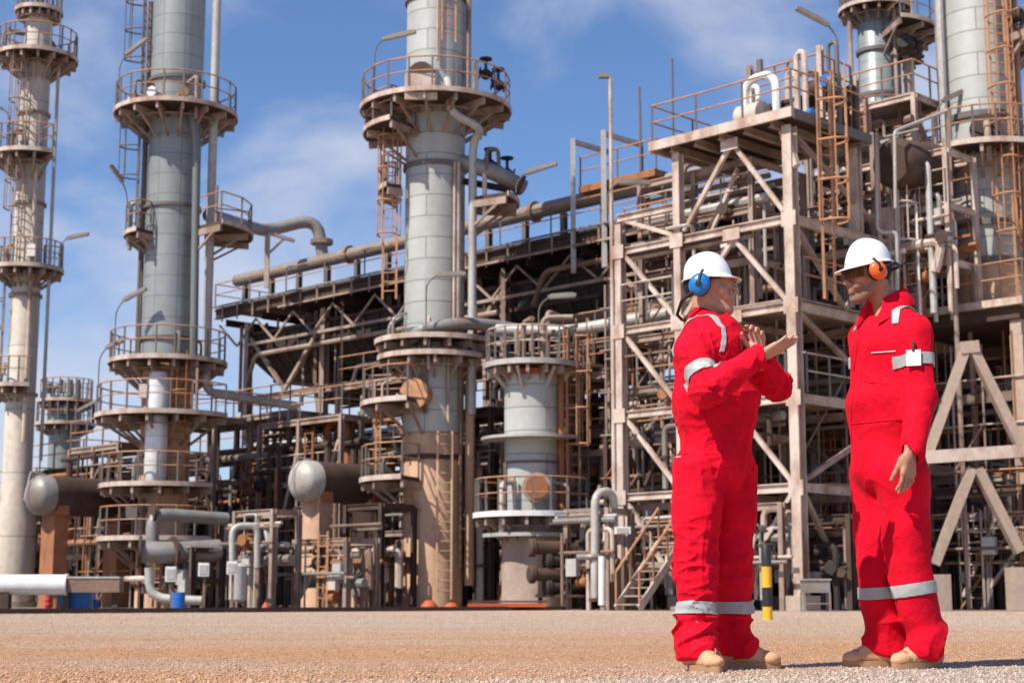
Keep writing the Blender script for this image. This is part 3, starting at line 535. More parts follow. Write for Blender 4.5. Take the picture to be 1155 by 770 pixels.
# chevron and diagonal braces of the lit face, then the shaded one in a shade-darkened beige
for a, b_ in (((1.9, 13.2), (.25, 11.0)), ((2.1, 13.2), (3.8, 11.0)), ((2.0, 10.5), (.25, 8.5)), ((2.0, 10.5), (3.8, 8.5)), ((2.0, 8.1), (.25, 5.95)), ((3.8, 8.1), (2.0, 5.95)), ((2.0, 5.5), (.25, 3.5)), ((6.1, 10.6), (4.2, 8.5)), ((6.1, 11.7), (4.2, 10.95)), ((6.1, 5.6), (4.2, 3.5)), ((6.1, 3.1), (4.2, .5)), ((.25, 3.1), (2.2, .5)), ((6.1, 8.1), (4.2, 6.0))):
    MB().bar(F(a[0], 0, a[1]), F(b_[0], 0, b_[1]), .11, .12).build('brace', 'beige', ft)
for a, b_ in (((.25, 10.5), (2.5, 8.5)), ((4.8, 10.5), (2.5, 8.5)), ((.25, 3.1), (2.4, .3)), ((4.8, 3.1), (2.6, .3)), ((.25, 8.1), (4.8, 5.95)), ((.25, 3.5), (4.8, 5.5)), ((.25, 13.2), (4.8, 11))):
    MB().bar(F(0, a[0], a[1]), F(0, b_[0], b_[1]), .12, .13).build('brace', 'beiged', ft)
MB().bar(F(.2, 0, 13.3), F(-.2, 0, 12.2), .2).build('brace', 'beige', ft)
for s in (-.16,):
    for z in (3.3, 5.75, 8.3, 10.75):
        for t in (0, 4.0, 6.3): MB().box(F(t, -.15, z - .02),   .48, .02, .42, (E1, E2, UZ)).build('gusset_plate', 'beige', ft)
    for z in (8.2, 10.6, 13.25): MB().box(F(2.0, -.13, z), .6, .02, .34, (E1, E2, UZ)).build('gusset_plate', 'beige', ft)
# mid walkway and top platform
MB().bar(F(4, 2.5, 11.0), F(6.2, 2.5, 11.0), 4.4, .08).build('walkway', 'beiged', ft)
railing(ft, [F(6.2, .1, 11.0), F(4.2, .1, 11.0)], 1.1, step=1.1)
railing(ft, [F(6.2, -.1, 8.6), F(4.2, -.1, 8.6)], 1.1, step=1.2, rm='beige')
MB().bar(F(0, 2.5, 8.52), F(4, 2.5, 8.52), 4.8, .06).build('walkway', 'beiged', ft)
PS = 3.6
for t in (0, 4.0): fb('post', F(t, PS - .3, 10.92), F(t, PS - .3, 13.4), .26, .26, E1)
MB().bar(F(-.35, (PS - .3) / 2, 13.72), F(4.7, (PS - .3) / 2, 13.72), PS + .2, .1).build('platform', 'brown', ft)
for s in (-.42, PS): MB().bar(F(-.4, s, 13.66), F(4.75, s, 13.66), .08, .28).build('platform_edge', 'beige', ft)
for t in (-.4, 4.72): MB().bar(F(t, -.37, 13.62), F(t, PS - .05, 13.66), .08, .28).build('platform_edge', 'beige' if t > 0 else 'rpost', ft)
for t in np.linspace(.4, 4.0, 5): MB().hbeam(F(t, -.3, 13.5), F(t, PS - .1, 13.5), .15, .22, E1).build('joist', 'beiged', ft)
railing(ft, [F(-.35, PS - .1, 13.77), F(-.35, -.37, 13.77), F(4.66, -.37, 13.77), F(4.66, PS - .1, 13.77)], 1.15, step=1.55)
ladder(ft, F(-.55, .95, 0), -E1, 8.5, 15.0, w=.55); ladder(ft, F(-.45, 4.2, 0), -E1, 3.3, 8.4, w=.55)
for z, mm in ((3.5, 'beiged'), (5.95, 'beiged')): MB().bar(F(.2, 3.2, z), F(6.1, 3.2, z), 2.6, .05).build('walkway', mm, ft)
railing(ft, [F(-.15, .3, 8.6), F(-.15, 4.7, 8.6)], 1.1, step=1.1); railing(ft, [F(-.15, .3, 5.9), F(-.15, 4.7, 5.9)], 1.1, step=1.1, rm='beige'); railing(ft, [F(3.8, -.12, 5.9), F(.25, -.12, 5.9)], 1.1, step=1.3)
# things on the top platform
gs = thing('gas_cooler', 'cream drum under an arched pipe on the top platform of the steel frame', 'drum', F(1.6, .9, 13.77))
MB().lathe([(.05, -.45), (.42, -.4), (.42, .4), (.05, .45)], F(1.9, .9, 14.25), 18, E1).build('drum', 'cream', gs); MB().pipe([F(2.0, .7, 13.8), F(2.0, .7, 15.35), F(.9, .7, 15.35), F(.9, .7, 13.8)], .12, 8, .5).build('arched_pipe', 'white', gs); MB().tube(F(1.45, .7, 15.4), F(1.45, .7, 15.85), .1, 8).build('vent', 'rpost', gs)
pm = thing('pump_motor', 'dark blue motor beside the cream drum on the top platform', 'motor', F(.4, 1.4, 13.77)); MB().lathe([(.1, -.35), (.22, -.3), (.22, .3), (.15, .4)], F(.4, 1.4, 14.05), 14, E1).build('body', 'blue', pm); MB().box(F(.4, 1.4, 13.83), .5, .35, .1, (E1, E2, UZ)).build('base', 'dark', pm)
ms = thing('lamp_mast', 'thin pale mast with a small lamp head rising above the steel frame', 'mast', F(6.55, -.1, 11.6))
MB().tube(F(6.55, -.1, 0.4), F(6.55, -.1, zp(88, 48.6)), .075, 8, .055).build('pole', 'beige', ms); MB().box(F(6.7, -.2, zp(86, 48.6)), .35, .2, .12).build('lamp_head', 'lamp', ms)
lamp(F(6.5, -.3, 11.9), None, 'floodlight crossing the thin mast above the left steel post', .9, (1, .1, .0), 1.15)
# equipment right of the tower platform: dark stage with posts and ladder
es = thing('equipment_stage', 'cluttered railed stage with pipes on the right of the steel frame platform', 'stage', F(1, 2.4, 13.77))
for t, s in ((-.1, 1.5), (-.1, 3.3), (2.4, 1.5), (2.4, 3.3)): MB().hbeam(F(t, s, 13.78), F(t, s, 16.1 if s < 2 else 15.6), .16, .16, E1).build('post', 'beige' if t < 1 else 'beiged', es)
MB().bar(F(0, 2.4, 14.75), F(2.3, 2.4, 14.75), 1.6, .1).build('deck', 'brown', es)
railing(es, [F(0, 3.2, 14.8), F(0, 1.55, 14.8), F(2.3, 1.55, 14.8)], 1.1, step=.8)
for t, s, h, r, mm in ((.3, 1.3, 2.2, .09, 'beige'), (-.2, 2.2, 2.6, .06, 'rpost'), (.9, 1.7, 1.9, .1, 'beige'), (1.4, 2.4, 2.5, .05, 'rust'), (1.9, 1.2, 1.5, .08, 'white'), (.2, 2.9, 2.0, .07, 'beiged'), (-.25, 3.0, 1.4, .1, 'brown')):
    MB().pipe([F(t, s, 13.8), F(t, s, 13.8 + h), F(t + .35, s + .1, 13.8 + h), F(t + .35, s + .1, 13.8)], r, 8).build('pipe_loop', mm, es)
MB().lathe([(.1, -.4), (.33, -.3), (.33, .4), (.1, .5)], F(.6, 2.6, 15.2), 16, E1).build('drum', 'brown', es); valve(es, F(-.2, 1.9, 15.0), UZ, .1, 'pipe', 'blue')
lamp(F(0.0, 2.6, 14.8), None, 'floodlight tilted high against the sky above the cluttered stage', 2.1, (-.85, -.25, .35), 1.25)
lamp(F(.3, 3.2, 13.8), None, 'floodlight low over the right rail of the steel frame platform', 1.9, (-.9, -.2, -.05), 1.1)

# ================================================================== RIGHT TABLE STRUCTURE carrying the right column
G0 = V((cE.x, cE.y, 0))
def G(a, b_, z): v = G0 + E2 * a - E1 * b_; return V((v.x, v.y, z))   # a: away to the right, b: towards the right front
tb = thing('concrete_table', 'heavy pink concrete table on splayed legs under the right hand column', 'table structure', G(0, 0, 0))
MB().box(G(.9, 0, 8.62), 6.6, 4.4, .36, (E2, -E1, UZ)).build('slab', 'brown', tb); MB().box(G(.9, 0, 8.93), 7.0, 4.8, .22, (E2, -E1, UZ)).build('deck', 'beige', tb)
for bb in (-2.0, 2.0):
    MB().box(G(.9, bb, 4.3), 6.6, .35, .35, (E2, -E1, UZ)).build('mid_beam', 'conc', tb); MB().box(G(.9, bb, 8.2), 6.4, .35, .44, (E2, -E1, UZ)).build('head_beam', 'conc', tb)
    for a in (-2.1, 4.0): MB().box(G(a, bb, 3.99), .4, .4, 7.96, (E2, -E1, UZ)).build('column', 'conc', tb)
    for a in (-2.1, 4.0): MB().box(G(a, 0, 6.2), .25, 3.5, .3, (E2, -E1, UZ)).build('tie_beam', 'conc', tb)
for px0, Yf in ((1088, 46.3),):
    for top, low, y0, y1, w in ((0, -45, 396, 522, .27), (10, 64, 396, 505, .27), (8, -34, 528, 636, .28), (14, 62, 528, 622, .28)):
        MB().bar(P(px0 + top, y0, Yf), P(px0 + low, y1, Yf + .1), w, w).build('splayed_leg', 'conc', tb)
    MB().bar(P(1040, 516, Yf - .1), P(1160, 508, Yf - .1), .3, .36).build('cross_beam', 'beige', tb); MB().bar(P(1042, 690, Yf), P(1042, 522, Yf), .22).build('post', 'beige', tb); MB().bar(P(1082, 393, Yf), P(1103, 391, Yf), .34, .34).build('apex_block', 'conc', tb)
    MB().box(V((P(1058, 640, Yf).x, Yf + .1, .5)), .6, .6, 1.0).build('plinth', 'conc', tb); MB().box(V((P(1149, 625, Yf).x, Yf + .1, .6)), .6, .6, 1.2).build('plinth', 'conc', tb)
MB().bar(G(-2.6, -2.2, 4.7), G(4.2, -2.2, 4.7), 1.0, .07).build('walkway', 'pipel', tb)
railing(tb, [G(-2.6, 2.8, 4.7), G(4.2, 2.8, 4.7)], 1.1, step=1.6); MB().bar(G(-2.6, 2.4, 4.63), G(4.2, 2.4, 4.63), .7, .12).build('walkway', 'white', tb)
railing(tb, [G(-2.5, -2.3, 9.05), G(-2.5, 2.4, 9.05), G(4.2, 2.4, 9.05)], 1.1, step=1.6)
ladder(tb, G(.3, 3.2, 0), -E1, 4.7, 10, m='rust'); ladder(tb, G(1.9, 3.3, 0), -E1, .2, 9.6, m='pipe', cage=False); ladder(tb, G(-2.0, 2.9, 0), -E1, 4.7, 9, m='rail', cage=False)
b = MB()
for k in range(3): b.tube(G(.9 + .5 * k, 3.5, 0), G(.9 + .5 * k, 3.5, 12 - k), .09, 8)
one(b, 'pipe_bundle', 'pipe', 'three grey vertical pipes before the concrete table at the right', 'pipes', G(1.4, 3.5, 0))

# dark cooler bank behind the right column
cb = thing('cooler_bank', 'dark louvred cooler bank behind the broad right hand column', 'cooler bank', G(3, 0, 9))
MB().box(G(6.2, -1, 11.2), 3.4, 9, 3.6, (E2, -E1, UZ)).build('housing', 'dark', cb)
for b_ in np.linspace(-5.3, 3.3, 6): MB().hbeam(G(4.35, b_, 0), G(4.35, b_, 13.1), .22, .22, E1).build('post', 'beiged', cb)
for z in (9.3, 11.2, 13.2): MB().hbeam(G(4.3, -5.6, z), G(4.3, 3.6, z), .2, .3, E2).build('beam', 'beiged', cb)
MB().box(G(6.2, -1, 13.5), 4.2, 9.8, .14, (E2, -E1, UZ)).build('roof_deck', 'brown', cb); railing(cb, [G(4.2, -5.8, 13.57), G(4.2, 3.8, 13.57), G(8.2, 3.8, 13.57)], 1.1, step=1.8)
# ================================================================== PLANT BETWEEN AND BEHIND THE BIG PIECES
# dark boxes added in place of the deep shade under and behind the rack
def backdrop(label, t0, t1, s0, s1, h):
    r = thing('shade_backdrop', label, 'backdrop', K((t0 + t1) / 2, s0, 0), 'dark backdrops in place of shade behind the rack')
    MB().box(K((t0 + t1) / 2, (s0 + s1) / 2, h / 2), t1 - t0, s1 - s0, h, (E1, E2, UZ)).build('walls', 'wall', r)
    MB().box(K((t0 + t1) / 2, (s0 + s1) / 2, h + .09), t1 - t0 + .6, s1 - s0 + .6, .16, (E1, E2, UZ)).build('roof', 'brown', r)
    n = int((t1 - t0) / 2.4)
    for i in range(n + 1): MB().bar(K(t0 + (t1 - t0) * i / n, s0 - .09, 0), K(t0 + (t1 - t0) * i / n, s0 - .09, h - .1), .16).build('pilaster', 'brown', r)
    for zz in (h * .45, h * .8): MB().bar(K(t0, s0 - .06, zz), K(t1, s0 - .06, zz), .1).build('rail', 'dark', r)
backdrop('long added dark shed behind the legs of the rack', -14, 24, 9.6, 15, 8.6)
backdrop('added dark shed beyond the left end of the rack', 24.6, 40, 9.8, 15, 6.4)
backdrop('added dark shed in the distance between the two left columns', 41, 70, 2, 9, 5.6)
# solid slabs added inside the rack to keep its interior in shade
for z, a, b_ in ((3.62, 1, 33), (6.52, 1, 20), (9.42, 1, 8)):
    MB().box(K((a + b_) / 2, BW / 2 + .6, z), b_ - a, BW - 2.2, .05, (E1, E2, UZ)).build('shade_slab', 'brown', rk)
railing(rk, [K(33, .35, 6.5), K(20, .35, 6.5)], 1.05, step=2); railing(rk, [K(33, .35, 3.6), K(17, .35, 3.6)], 1.05, step=2); railing(rk, [K(8, .35, 9.4), K(1.2, .35, 9.4)], 1.05, step=2)
# long pipes on the tiers
ordn = ['first', 'second', 'third', 'fourth', 'fifth', 'sixth', 'seventh']
for tier, z in (('lowest', 3.6), ('middle', 6.5), ('upper', 9.4)):
    for i in range(6):
        r_ = random.choice([.09, .13, .17, .22, .28]); mm = random.choice(['pipe', 'pipeb', 'pipel', 'pipeb', 'brown', 'pipe']); s = -.15 + i * 1.05 if i else -.35
        col = dict(pipe='grey', pipeb='rusty', pipel='pale', brown='dark brown')[mm]; a, b_ = .5 + random.random() * 2, 34 - random.random() * 4
        if tier == 'upper': b_ = 9 + i
        t = thing('rack_pipe', f'long {col} pipe on the {tier} rack tier, {ordn[i]} from the front', 'pipe', K((a + b_) / 2, s, z), 'long pipes on the rack tiers')
        zz = z + r_ + .08; e = random.random()
        MB().pipe([K(a, s, zz), K(b_ - .5, s, zz), K(b_, s, zz - 1.6 if e < .6 else zz + 1.2)], r_, 10).build('pipe', mm, t)
        for q in np.arange(a + 1, b_ - 1, 5.5): MB().flange(K(q + random.random() * 2, s, zz), E1, r_ * 1.5, .1).build('flange', 'brown', t)
# ---- frames of pipework: posts, beams, pipes and valves bolted into one unit
PM = ['pipe', 'pipel', 'pipeb', 'beige', 'beiged', 'rust', 'pipeb', 'pipe', 'brown']
def unit(label, px, py, Y, w, dp, z0, z1, n=7, seed=1, walk=False, frame_=True, pm=None, nv=3, lv=None, big=.14, box=True):
    rd = random.Random(seed); o = P(px, py, Y); o.z = 0; pm = pm or PM
    U = lambda a, b_, z: V((*(o + E1 * (-a) + E2 * b_).xy, z))      # a runs to the right and nearer, b to the right and away
    t = thing('pipework_unit', label, 'pipework', U(0, 0, z0), 'units of pipework between the columns')
    if frame_:
        k = max(1, round(w / 2.2)); fm = rd.choice(['beiged', 'brown', 'brown'] if pm is DK else ['beige', 'beiged', 'beiged', 'brown'])
        for i in range(k + 1):
            for b_ in (-dp / 2, dp / 2): MB().hbeam(U(-w / 2 + w * i / k, b_, z0), U(-w / 2 + w * i / k, b_, z1), .15, .17, E1).build('post', fm, t)
        lv = lv or [z0 + (z1 - z0) * f for f in ((.5, 1) if z1 - z0 < 4 else (.33, .67, 1))]
        for z in lv:
            for b_ in (-dp / 2, dp / 2): MB().hbeam(U(-w / 2, b_, z - .1), U(w / 2, b_, z - .1), .12, .2, E2).build('beam', fm, t)
            for a in (-w / 2, w / 2): MB().hbeam(U(a, -dp / 2 + .08, z - .1), U(a, dp / 2 - .08, z - .1), .1, .18, E1).build('beam', fm, t)
        if walk:
            z = lv[-1]; MB().box(U(0, 0, z + .03), w, dp, .05, (-E1, E2, UZ)).build('walkway', 'beiged', t)
            railing(t, [U(-w / 2, -dp / 2, z + .06), U(w / 2, -dp / 2, z + .06), U(w / 2, dp / 2, z + .06)], 1.05, step=1.3)
    for i in range(n):
        r = rd.choice([.035, .05, .05, .07, .09, big]); m_ = rd.choice(pm); a, b_ = (rd.random() - .5) * w, (rd.random() - .75) * dp; zt = z0 + (z1 - z0) * rd.uniform(.35, 1.0); zb = z0 + (z1 - z0) * rd.choice([0, 0, 0, .1, .25])
        kind = rd.random(); a2 = max(-w / 2 - .2, min(w / 2 + .2, a + rd.choice([-1, 1]) * rd.uniform(.5, 2))); b2 = b_ + rd.choice([-1, 1]) * rd.uniform(.3, 1)
        if kind < .28: pts = [U(a, b_, zb), U(a, b_, zt), U(a2, b_, zt), U(a2, b_, z0 + (zt - z0) * .35)]
        elif kind < .5: pts = [U(-w / 2 - .3, b_, zt), U(w / 2 * rd.uniform(.2, 1), b_, zt), U(w / 2 * .8, b_, zt - .9)]
        elif kind < .68: pts = [U(a, b_, zb), U(a, b_, zt), U(a, b2, zt), U(a2, b2, zt)]
        elif kind < .82: pts = [U(a, b_, zb), U(a, b_, zt)]
        else: pts = [U(-w / 2 - .4, b_ - .15, zt), U(w / 2 + .4, b_ - .15, zt)]
        p = MB().pipe(pts, r, 8).build('pipe', m_, t)
        if len(pts) > 2 and rd.random() < .6: MB().flange((V(pts[0]) + V(pts[1])) / 2, V(pts[1]) - V(pts[0]), r * 1.9, .08).build('flange', 'brown', p)
    if frame_ and w > 2.5:
        for z in lv[:-1]:
            if rd.random() < .75: railing(t, [U(-w / 2, -dp / 2 - .08, z), U(w / 2, -dp / 2 - .08, z)], 1.0, step=1.2, rm=rd.choice(['rail', 'rail', 'beige']))
        if rd.random() < .6: ladder(t, U(w * rd.uniform(-.4, .4), -dp / 2 - .2, 0), -E2, z0 + .05, z0 + (z1 - z0) * rd.uniform(.6, 1.1), .45, rd.random() < .5, rd.choice(['rail', 'rust', 'beige']))
        for _ in range(2): a_ = rd.uniform(-.5, .1) * w; MB().bar(U(a_, -dp / 2 - .03, z0 + (z1 - z0) * rd.uniform(0, .3)), U(a_ + w * .4, -dp / 2 - .03, z0 + (z1 - z0) * rd.uniform(.5, .95)), .1).build('brace', rd.choice(['beige', 'beiged', 'brown']), t)
    for i in range(nv):
        valve(t, U((rd.random() - .5) * w, -dp / 2 - .1 * rd.random(), z0 + (z1 - z0) * rd.uniform(.15, .7)), rd.choice([-E1, UZ, -E1]), rd.uniform(.07, .12), rd.choice(['brown', 'pipe', 'rust', 'dark']), rd.choice(['rust', 'dark', 'brown', 'dark']))
    if box:
        for i in range(rd.choice([0, 1, 2])): MB().box(U((rd.random() - .5) * w, -dp / 2 - .15, z0 + (z1 - z0) * rd.uniform(.3, .6)), .4, .2, .5, (-E1, E2, UZ)).build('junction_box', rd.choice(['white', 'pipel', 'beige']), t)
    return t
DK = ['pipeb', 'brown', 'beiged', 'pipe', 'brown', 'rust', 'dark']
units = [
 # label, px, py, Y, w, dp, z0, z1, n, walk, pm
 ('rusty pipework with a railed top behind the foot of the slim cream column', 35, 600, 70, 5, 2.5, 0, 4.6, 10, True, DK),
 ('tangle of brown pipes between the slim cream column and the left drum', 88, 600, 68, 4.6, 2.5, 0, 5.6, 12, True, DK),
 ('brown pipework standing left of the panelled grey column', 128, 600, 64, 3.6, 2, 0, 6.2, 12, True, DK),
 ('low pipes before the foot of the panelled grey column', 205, 640, 55, 3.0, 1.2, 0, 2.0, 8, False, None),
 ('tall brown pipework right behind the panelled grey column', 236, 600, 66, 4, 2.5, 0, 7.4, 14, True, DK),
 ('low group of pale upright pipes left of the middle drum', 300, 640, 52, 2.0, 1, 0, 3.1, 9, False, ['pipel', 'pipel', 'beige', 'pipe', 'pipeb']),
 ('dark pipework beneath the left end of the rack', 275, 600, 70, 5, 3, 0, 6.4, 14, True, DK),
 ('dark pipework under the rack left of the middle drum', 315, 600, 66, 5, 3, 0, 7.6, 14, True, DK),
 ('rusty pipework crowded behind the middle drum', 365, 600, 62, 5, 2.5, 0, 7.0, 14, True, DK),
 ('low rusty pipes and valves beneath the middle drum', 378, 650, 52, 2.6, 1.2, 0, 2.2, 10, False, None),
 ('narrow pipework frame left of the tan column skirt', 428, 640, 54, 1.8, 1.4, 0, 3.4, 8, False, None),
 ('brown pipework behind the tan column skirt', 445, 600, 61, 4.5, 2, 0, 8.4, 14, True, DK),
 ('narrow stack of pipework between the tan skirt and short vessel', 545, 600, 57, 2.8, 2, 0, 6.8, 14, True, None),
 ('dark pipework high above and behind the short vessel', 575, 500, 60, 5, 2.5, 0, 9.0, 14, True, DK),
 ('pipework filling the gap between short vessel and steel frame', 668, 600, 54, 3.4, 2, 0, 7.6, 18, True, None),
 ('low pale pipes right of the stacked dark exchangers', 676, 640, 47.5, 1.6, 1, 0, 2.9, 8, False, ['pipel', 'pipe', 'beige', 'pipeb']),
 ('dark pipework behind the left post of the steel frame', 700, 560, 56, 5, 2.5, 0, 9.0, 16, True, DK),
 ('pipework inside the lowest bay of the steel frame', 790, 600, 48.5, 4.4, 2.6, 0, 3.1, 14, False, None),
 ('pipework standing on the second tier of the steel frame', 800, 450, 48.5, 4.4, 2.6, 3.5, 8.2, 18, False, None),
 ('pipework on the upper tier of the steel frame', 815, 300, 48.2, 4.2, 2.6, 8.6, 13.0, 16, False, None),
 ('pale pipes and valves between the bollard and thick steel post', 874, 620, 44.8, 1.2, 1, 0, 2.9, 8, False, ['pipel', 'beige', 'beige', 'pipe']),
 ('dark pipework between the two workers behind the steel post', 935, 560, 52, 4.5, 2.5, 0, 8.0, 18, True, DK),
 ('pipework right behind the hard hat of the taller worker', 985, 300, 51, 4.4, 2.2, 8.3, 12.6, 16, False, None),
 ('brown pipework under the concrete table at the right', 1085, 600, 51.5, 5, 3, 0, 4.0, 16, False, DK),
 ('pipes on the middle tier of the concrete table', 1100, 450, 51.5, 5, 2.4, 4.8, 8.0, 14, False, DK),
 ('dark pipework behind the shoulder of the taller worker', 1040, 500, 55, 5, 2.5, 0, 8.6, 16, False, DK),
 ('pale pipework before the ring platform of the right hand column', 1035, 250, 48.5, 3.0, 1.6, 8.6, 13.6, 14, False, ['pipel', 'beige', 'beige', 'white', 'pipe', 'rust']),
 ('pipework with handrails on the deck right of the cluttered stage', 1000, 200, 51, 3.4, 2, 12.0, 16.0, 12, True, None),
 ('slender pipe rack behind the walkway left of the right column', 965, 230, 49.5, 2.4, 1.6, 9, 14.4, 12, False, ['beige', 'beiged', 'pipel', 'rust', 'pipe']),
 ('low tangle of pipes and valves before the bench and thick post', 935, 650, 45.5, 2.2, 1.2, 0, 2.6, 10, False, DK),
 ('dark pipework under the splayed legs at the right edge', 1120, 640, 48.5, 3, 1.4, 0, 3.6, 12, False, DK),
 ('brown pipework beside the staircase behind the first worker', 745, 560, 50.5, 3, 1.6, 0, 5.4, 12, False, DK),
 ('brown pipes leaving the frame at the right edge', 1140, 300, 53, 4, 2, 8.9, 14.5, 14, True, None),
]
for i, (lab, px, py, Y, w, dp, z0, z1, n, walk, pm) in enumerate(units):
    unit(lab, px, py, Y, w, dp, z0, z1, int(n * 1.35) + 3, 100 + i, walk, True, pm, nv=3 if n < 12 else 5)
# ---- scaffolds of thin tube
def scaffold(label, px, py, Y, w, dp, z0, z1, seed, sx=1.1, sz=1.35):
    rd = random.Random(seed); o = P(px, py, Y); o.z = 0; U = lambda a, b_, z: V((*(o - E1 * a + E2 * b_).xy, z)); t = thing('scaffold', label, 'scaffold', U(0, 0, z0), 'tube scaffolds')
    nx = max(1, round(w / sx)); nz = max(1, int((z1 - z0) / sz)); mm = lambda: rd.choice(['rail', 'beiged', 'pipe', 'beige', 'rust'])
    for i in range(nx + 1):
        for b_ in (-dp / 2, dp / 2): MB().tube(U(-w / 2 + w * i / nx, b_, z0), U(-w / 2 + w * i / nx, b_, z1 + rd.uniform(-.3, .5)), .035, 6).build('upright', mm(), t)
    for k in range(1, nz + 1):
        z = z0 + k * sz
        for b_ in (-dp / 2, dp / 2): MB().tube(U(-w / 2 - .2, b_ - .05, z), U(w / 2 + .2, b_ - .05, z), .03, 6).build('ledger', mm(), t)
        if rd.random() < .5: MB().box(U(0, 0, z + .06), w * .9, dp * .8, .04, (-E1, E2, UZ)).build('plank_deck', 'beiged', t)
        i = rd.randrange(nx); MB().tube(U(-w / 2 + w * i / nx, -dp / 2 - .08, z - sz), U(-w / 2 + w * (i + 1) / nx, -dp / 2 - .08, z), .03, 6).build('diagonal', mm(), t)
    return t
for k, a_ in enumerate((('rusty tube scaffold behind the splayed legs at the right edge', 1110, 560, 48.6, 5, 1.4, 0, 8.0), ('tube scaffold seen between the two workers beyond the thick steel post', 940, 560, 49.5, 4, 1.4, 0, 8.2), ('tube scaffold high up left of the right hand column', 1030, 230, 49.4, 3, 1.3, 9.1, 14.2), ('tube scaffold inside the left bay of the steel frame', 735, 500, 50.5, 2.6, 1.3, 0, 10.5), ('dark tube scaffold under the rack left of the tan skirt', 330, 560, 64.5, 4.4, 1.4, 0, 7.2), ('tube scaffold behind the short vessel and its ladder', 640, 480, 55.5, 3.2, 1.4, 0, 9.2), ('tube scaffold left of the panelled grey column foot', 140, 600, 62, 3.4, 1.4, 0, 5.6), ('tube scaffold in the middle bay of the steel frame', 835, 400, 49.2, 3.6, 1.2, 3.5, 12.8))): scaffold(*a_, 300 + k)
# ---- horizontal drums on pedestals
def drum(label, px, py, Y, r, ln, m_head, m_body, ped='conc', pedpx=None):
    c = P(px, py, Y); t = thing('horizontal_drum', label, 'drum', (c.x, c.y, 0), 'horizontal drums on pedestals')
    MB().lathe([(r, .0), (r, ln), (r * .8, ln + r * .3), (r * .3, ln + r * .48), (.01, ln + r * .5)], c, 32, E2).build('body', m_body, t)
    MB().lathe([(.01, -r * .5), (r * .35, -r * .47), (r * .65, -r * .36), (r * .88, -r * .17), (r + .004, .0), (r + .004, .45)], c, 32, E2).build('head', m_head, t)
    for k in (.18, .8):
        q = c + E2 * (ln * k); MB().box((q.x, q.y, (c.z - r * .75) / 2), .55, .95, c.z - r * .75, (E2, E1, UZ)).build('pedestal', ped, t); MB().box((q.x, q.y, c.z - r * .72), .45, r * 1.7, .4, (E2, E1, UZ)).build('saddle', 'rust', t)
    for k in (.3, .62): q = c + E2 * (ln * k); MB().tube(q + UZ * r * .9, q + UZ * (r + .5), .12, 8).build('nozzle', 'brown', t); 
    MB().pipe([c + E2 * .3 + UZ * (r + .02), c - E2 * .3 + UZ * (r + .12), c - E2 * .5 - UZ * .2], .03, 6).build('vent_pipe', 'pipel', t)
    return t
drum('brown drum with a pale domed end on an orange pedestal at left', 42, 558, 59, .72, 4.2, 'pipe', 'brown', 'rust')
drum('dark rusty drum with a pale domed end on tan pedestals', 341, 542, 55, .70, 3.6, 'pipel', 'brown', 'skirt')
# ---- stacked exchangers beside the short vessel
ex = P(598, 650, 47.5)
for i, (zz, lab) in enumerate(((zp(625, 47.5), 'upper of two dark exchanger pairs beside the vessel foot'), (zp(655, 47.5), 'lower of two dark exchanger pairs beside the vessel foot'))):
    t = thing('heat_exchanger', lab, 'heat exchanger', (ex.x, ex.y, zz - .4), 'dark exchangers')
    for k in (0, 1):
        c = V((ex.x, ex.y, zz)) + E2 * (.45 * k) - UZ * (.0 * k) + E1 * (-.2 * k); ax = V((.93, .3, 0)) ; c += UZ * (.2 - .36 * k)
        MB().lathe([(.05, -.06), (.22, -.05), (.27, 0), (.27, .12), (.2, .13), (.2, 1.6), (.26, 1.61), (.26, 1.75)], c, 20, ax).build('shell', 'dark' if k else 'brown', t)
    MB().box((ex.x + .9, ex.y + .3, zz - .42), 1.5, .5, .08).build('saddle', 'brown', t)
t = thing('exchanger_stand', 'dark steel stand holding the stacked exchangers', 'stand', (ex.x + .9, ex.y + .3, 0))
for x in (-.6, .7): MB().bar((ex.x + .9 + x, ex.y + .75, 0), (ex.x + .9 + x, ex.y + .75, 1.95), .14).build('post', 'brown', t)
for z in (.45, 1.25): MB().bar((ex.x + .2, ex.y + .66, z), (ex.x + 1.7, ex.y + .66, z), .1).build('shelf_beam', 'brown', t)
# ---- named pipes of the lower left
def pipe1(label, pts, r, m_, fl=(), name='process_pipe', bend=None):
    t = thing(name, label, 'pipe', (pts[0].x, pts[0].y, 0), 'big pipes near the ground'); p = MB().pipe(pts, r, 12, bend).build('pipe', m_, t)
    for i in fl: MB().flange(pts[i], pts[i + 1] - pts[i], r * 1.5, .1).build('flange', 'brown', t)
    MB().bar(V((pts[-1].x, pts[-1].y, 0)), pts[-1], .12).build('stanchion', 'beiged', t)
    return t
pipe1('thick grey elbow pipe rising left of the panelled column foot', [P(172, 612, 54), P(172, 579, 54), P(256, 585, 55.5)], .22, 'pipe', (0, 1), bend=.6)
pipe1('fat grey lying pipe with a rusty flange before the panelled column', [P(158, 622, 53.5), P(196, 623, 53.7), P(247, 620, 54.5)], .36, 'pipe', (0, 1))
pipe1('pale pipe bending along the ground behind the blue drum', [P(168, 640, 51), P(169, 674, 51), P(228, 677, 51)], .14, 'pipel', bend=.6)
pipe1('pale pipe looping over beside the grey filter vessel', [P(262, 640, 50.5), P(262, 593, 50.5), P(290, 592, 50.8), P(290, 640, 50.8)], .1, 'pipel', (0,))
pipe1('pale pipe looping over right of the exchangers', [P(671, 676, 46.5), P(671, 555, 46.5), P(692, 553, 47), P(693, 600, 47)], .12, 'pipel', (0,), bend=.4)
pipe1('white upright pipe stub right of the exchangers', [P(679, 682, 46), P(679, 627, 46)], .1, 'white')
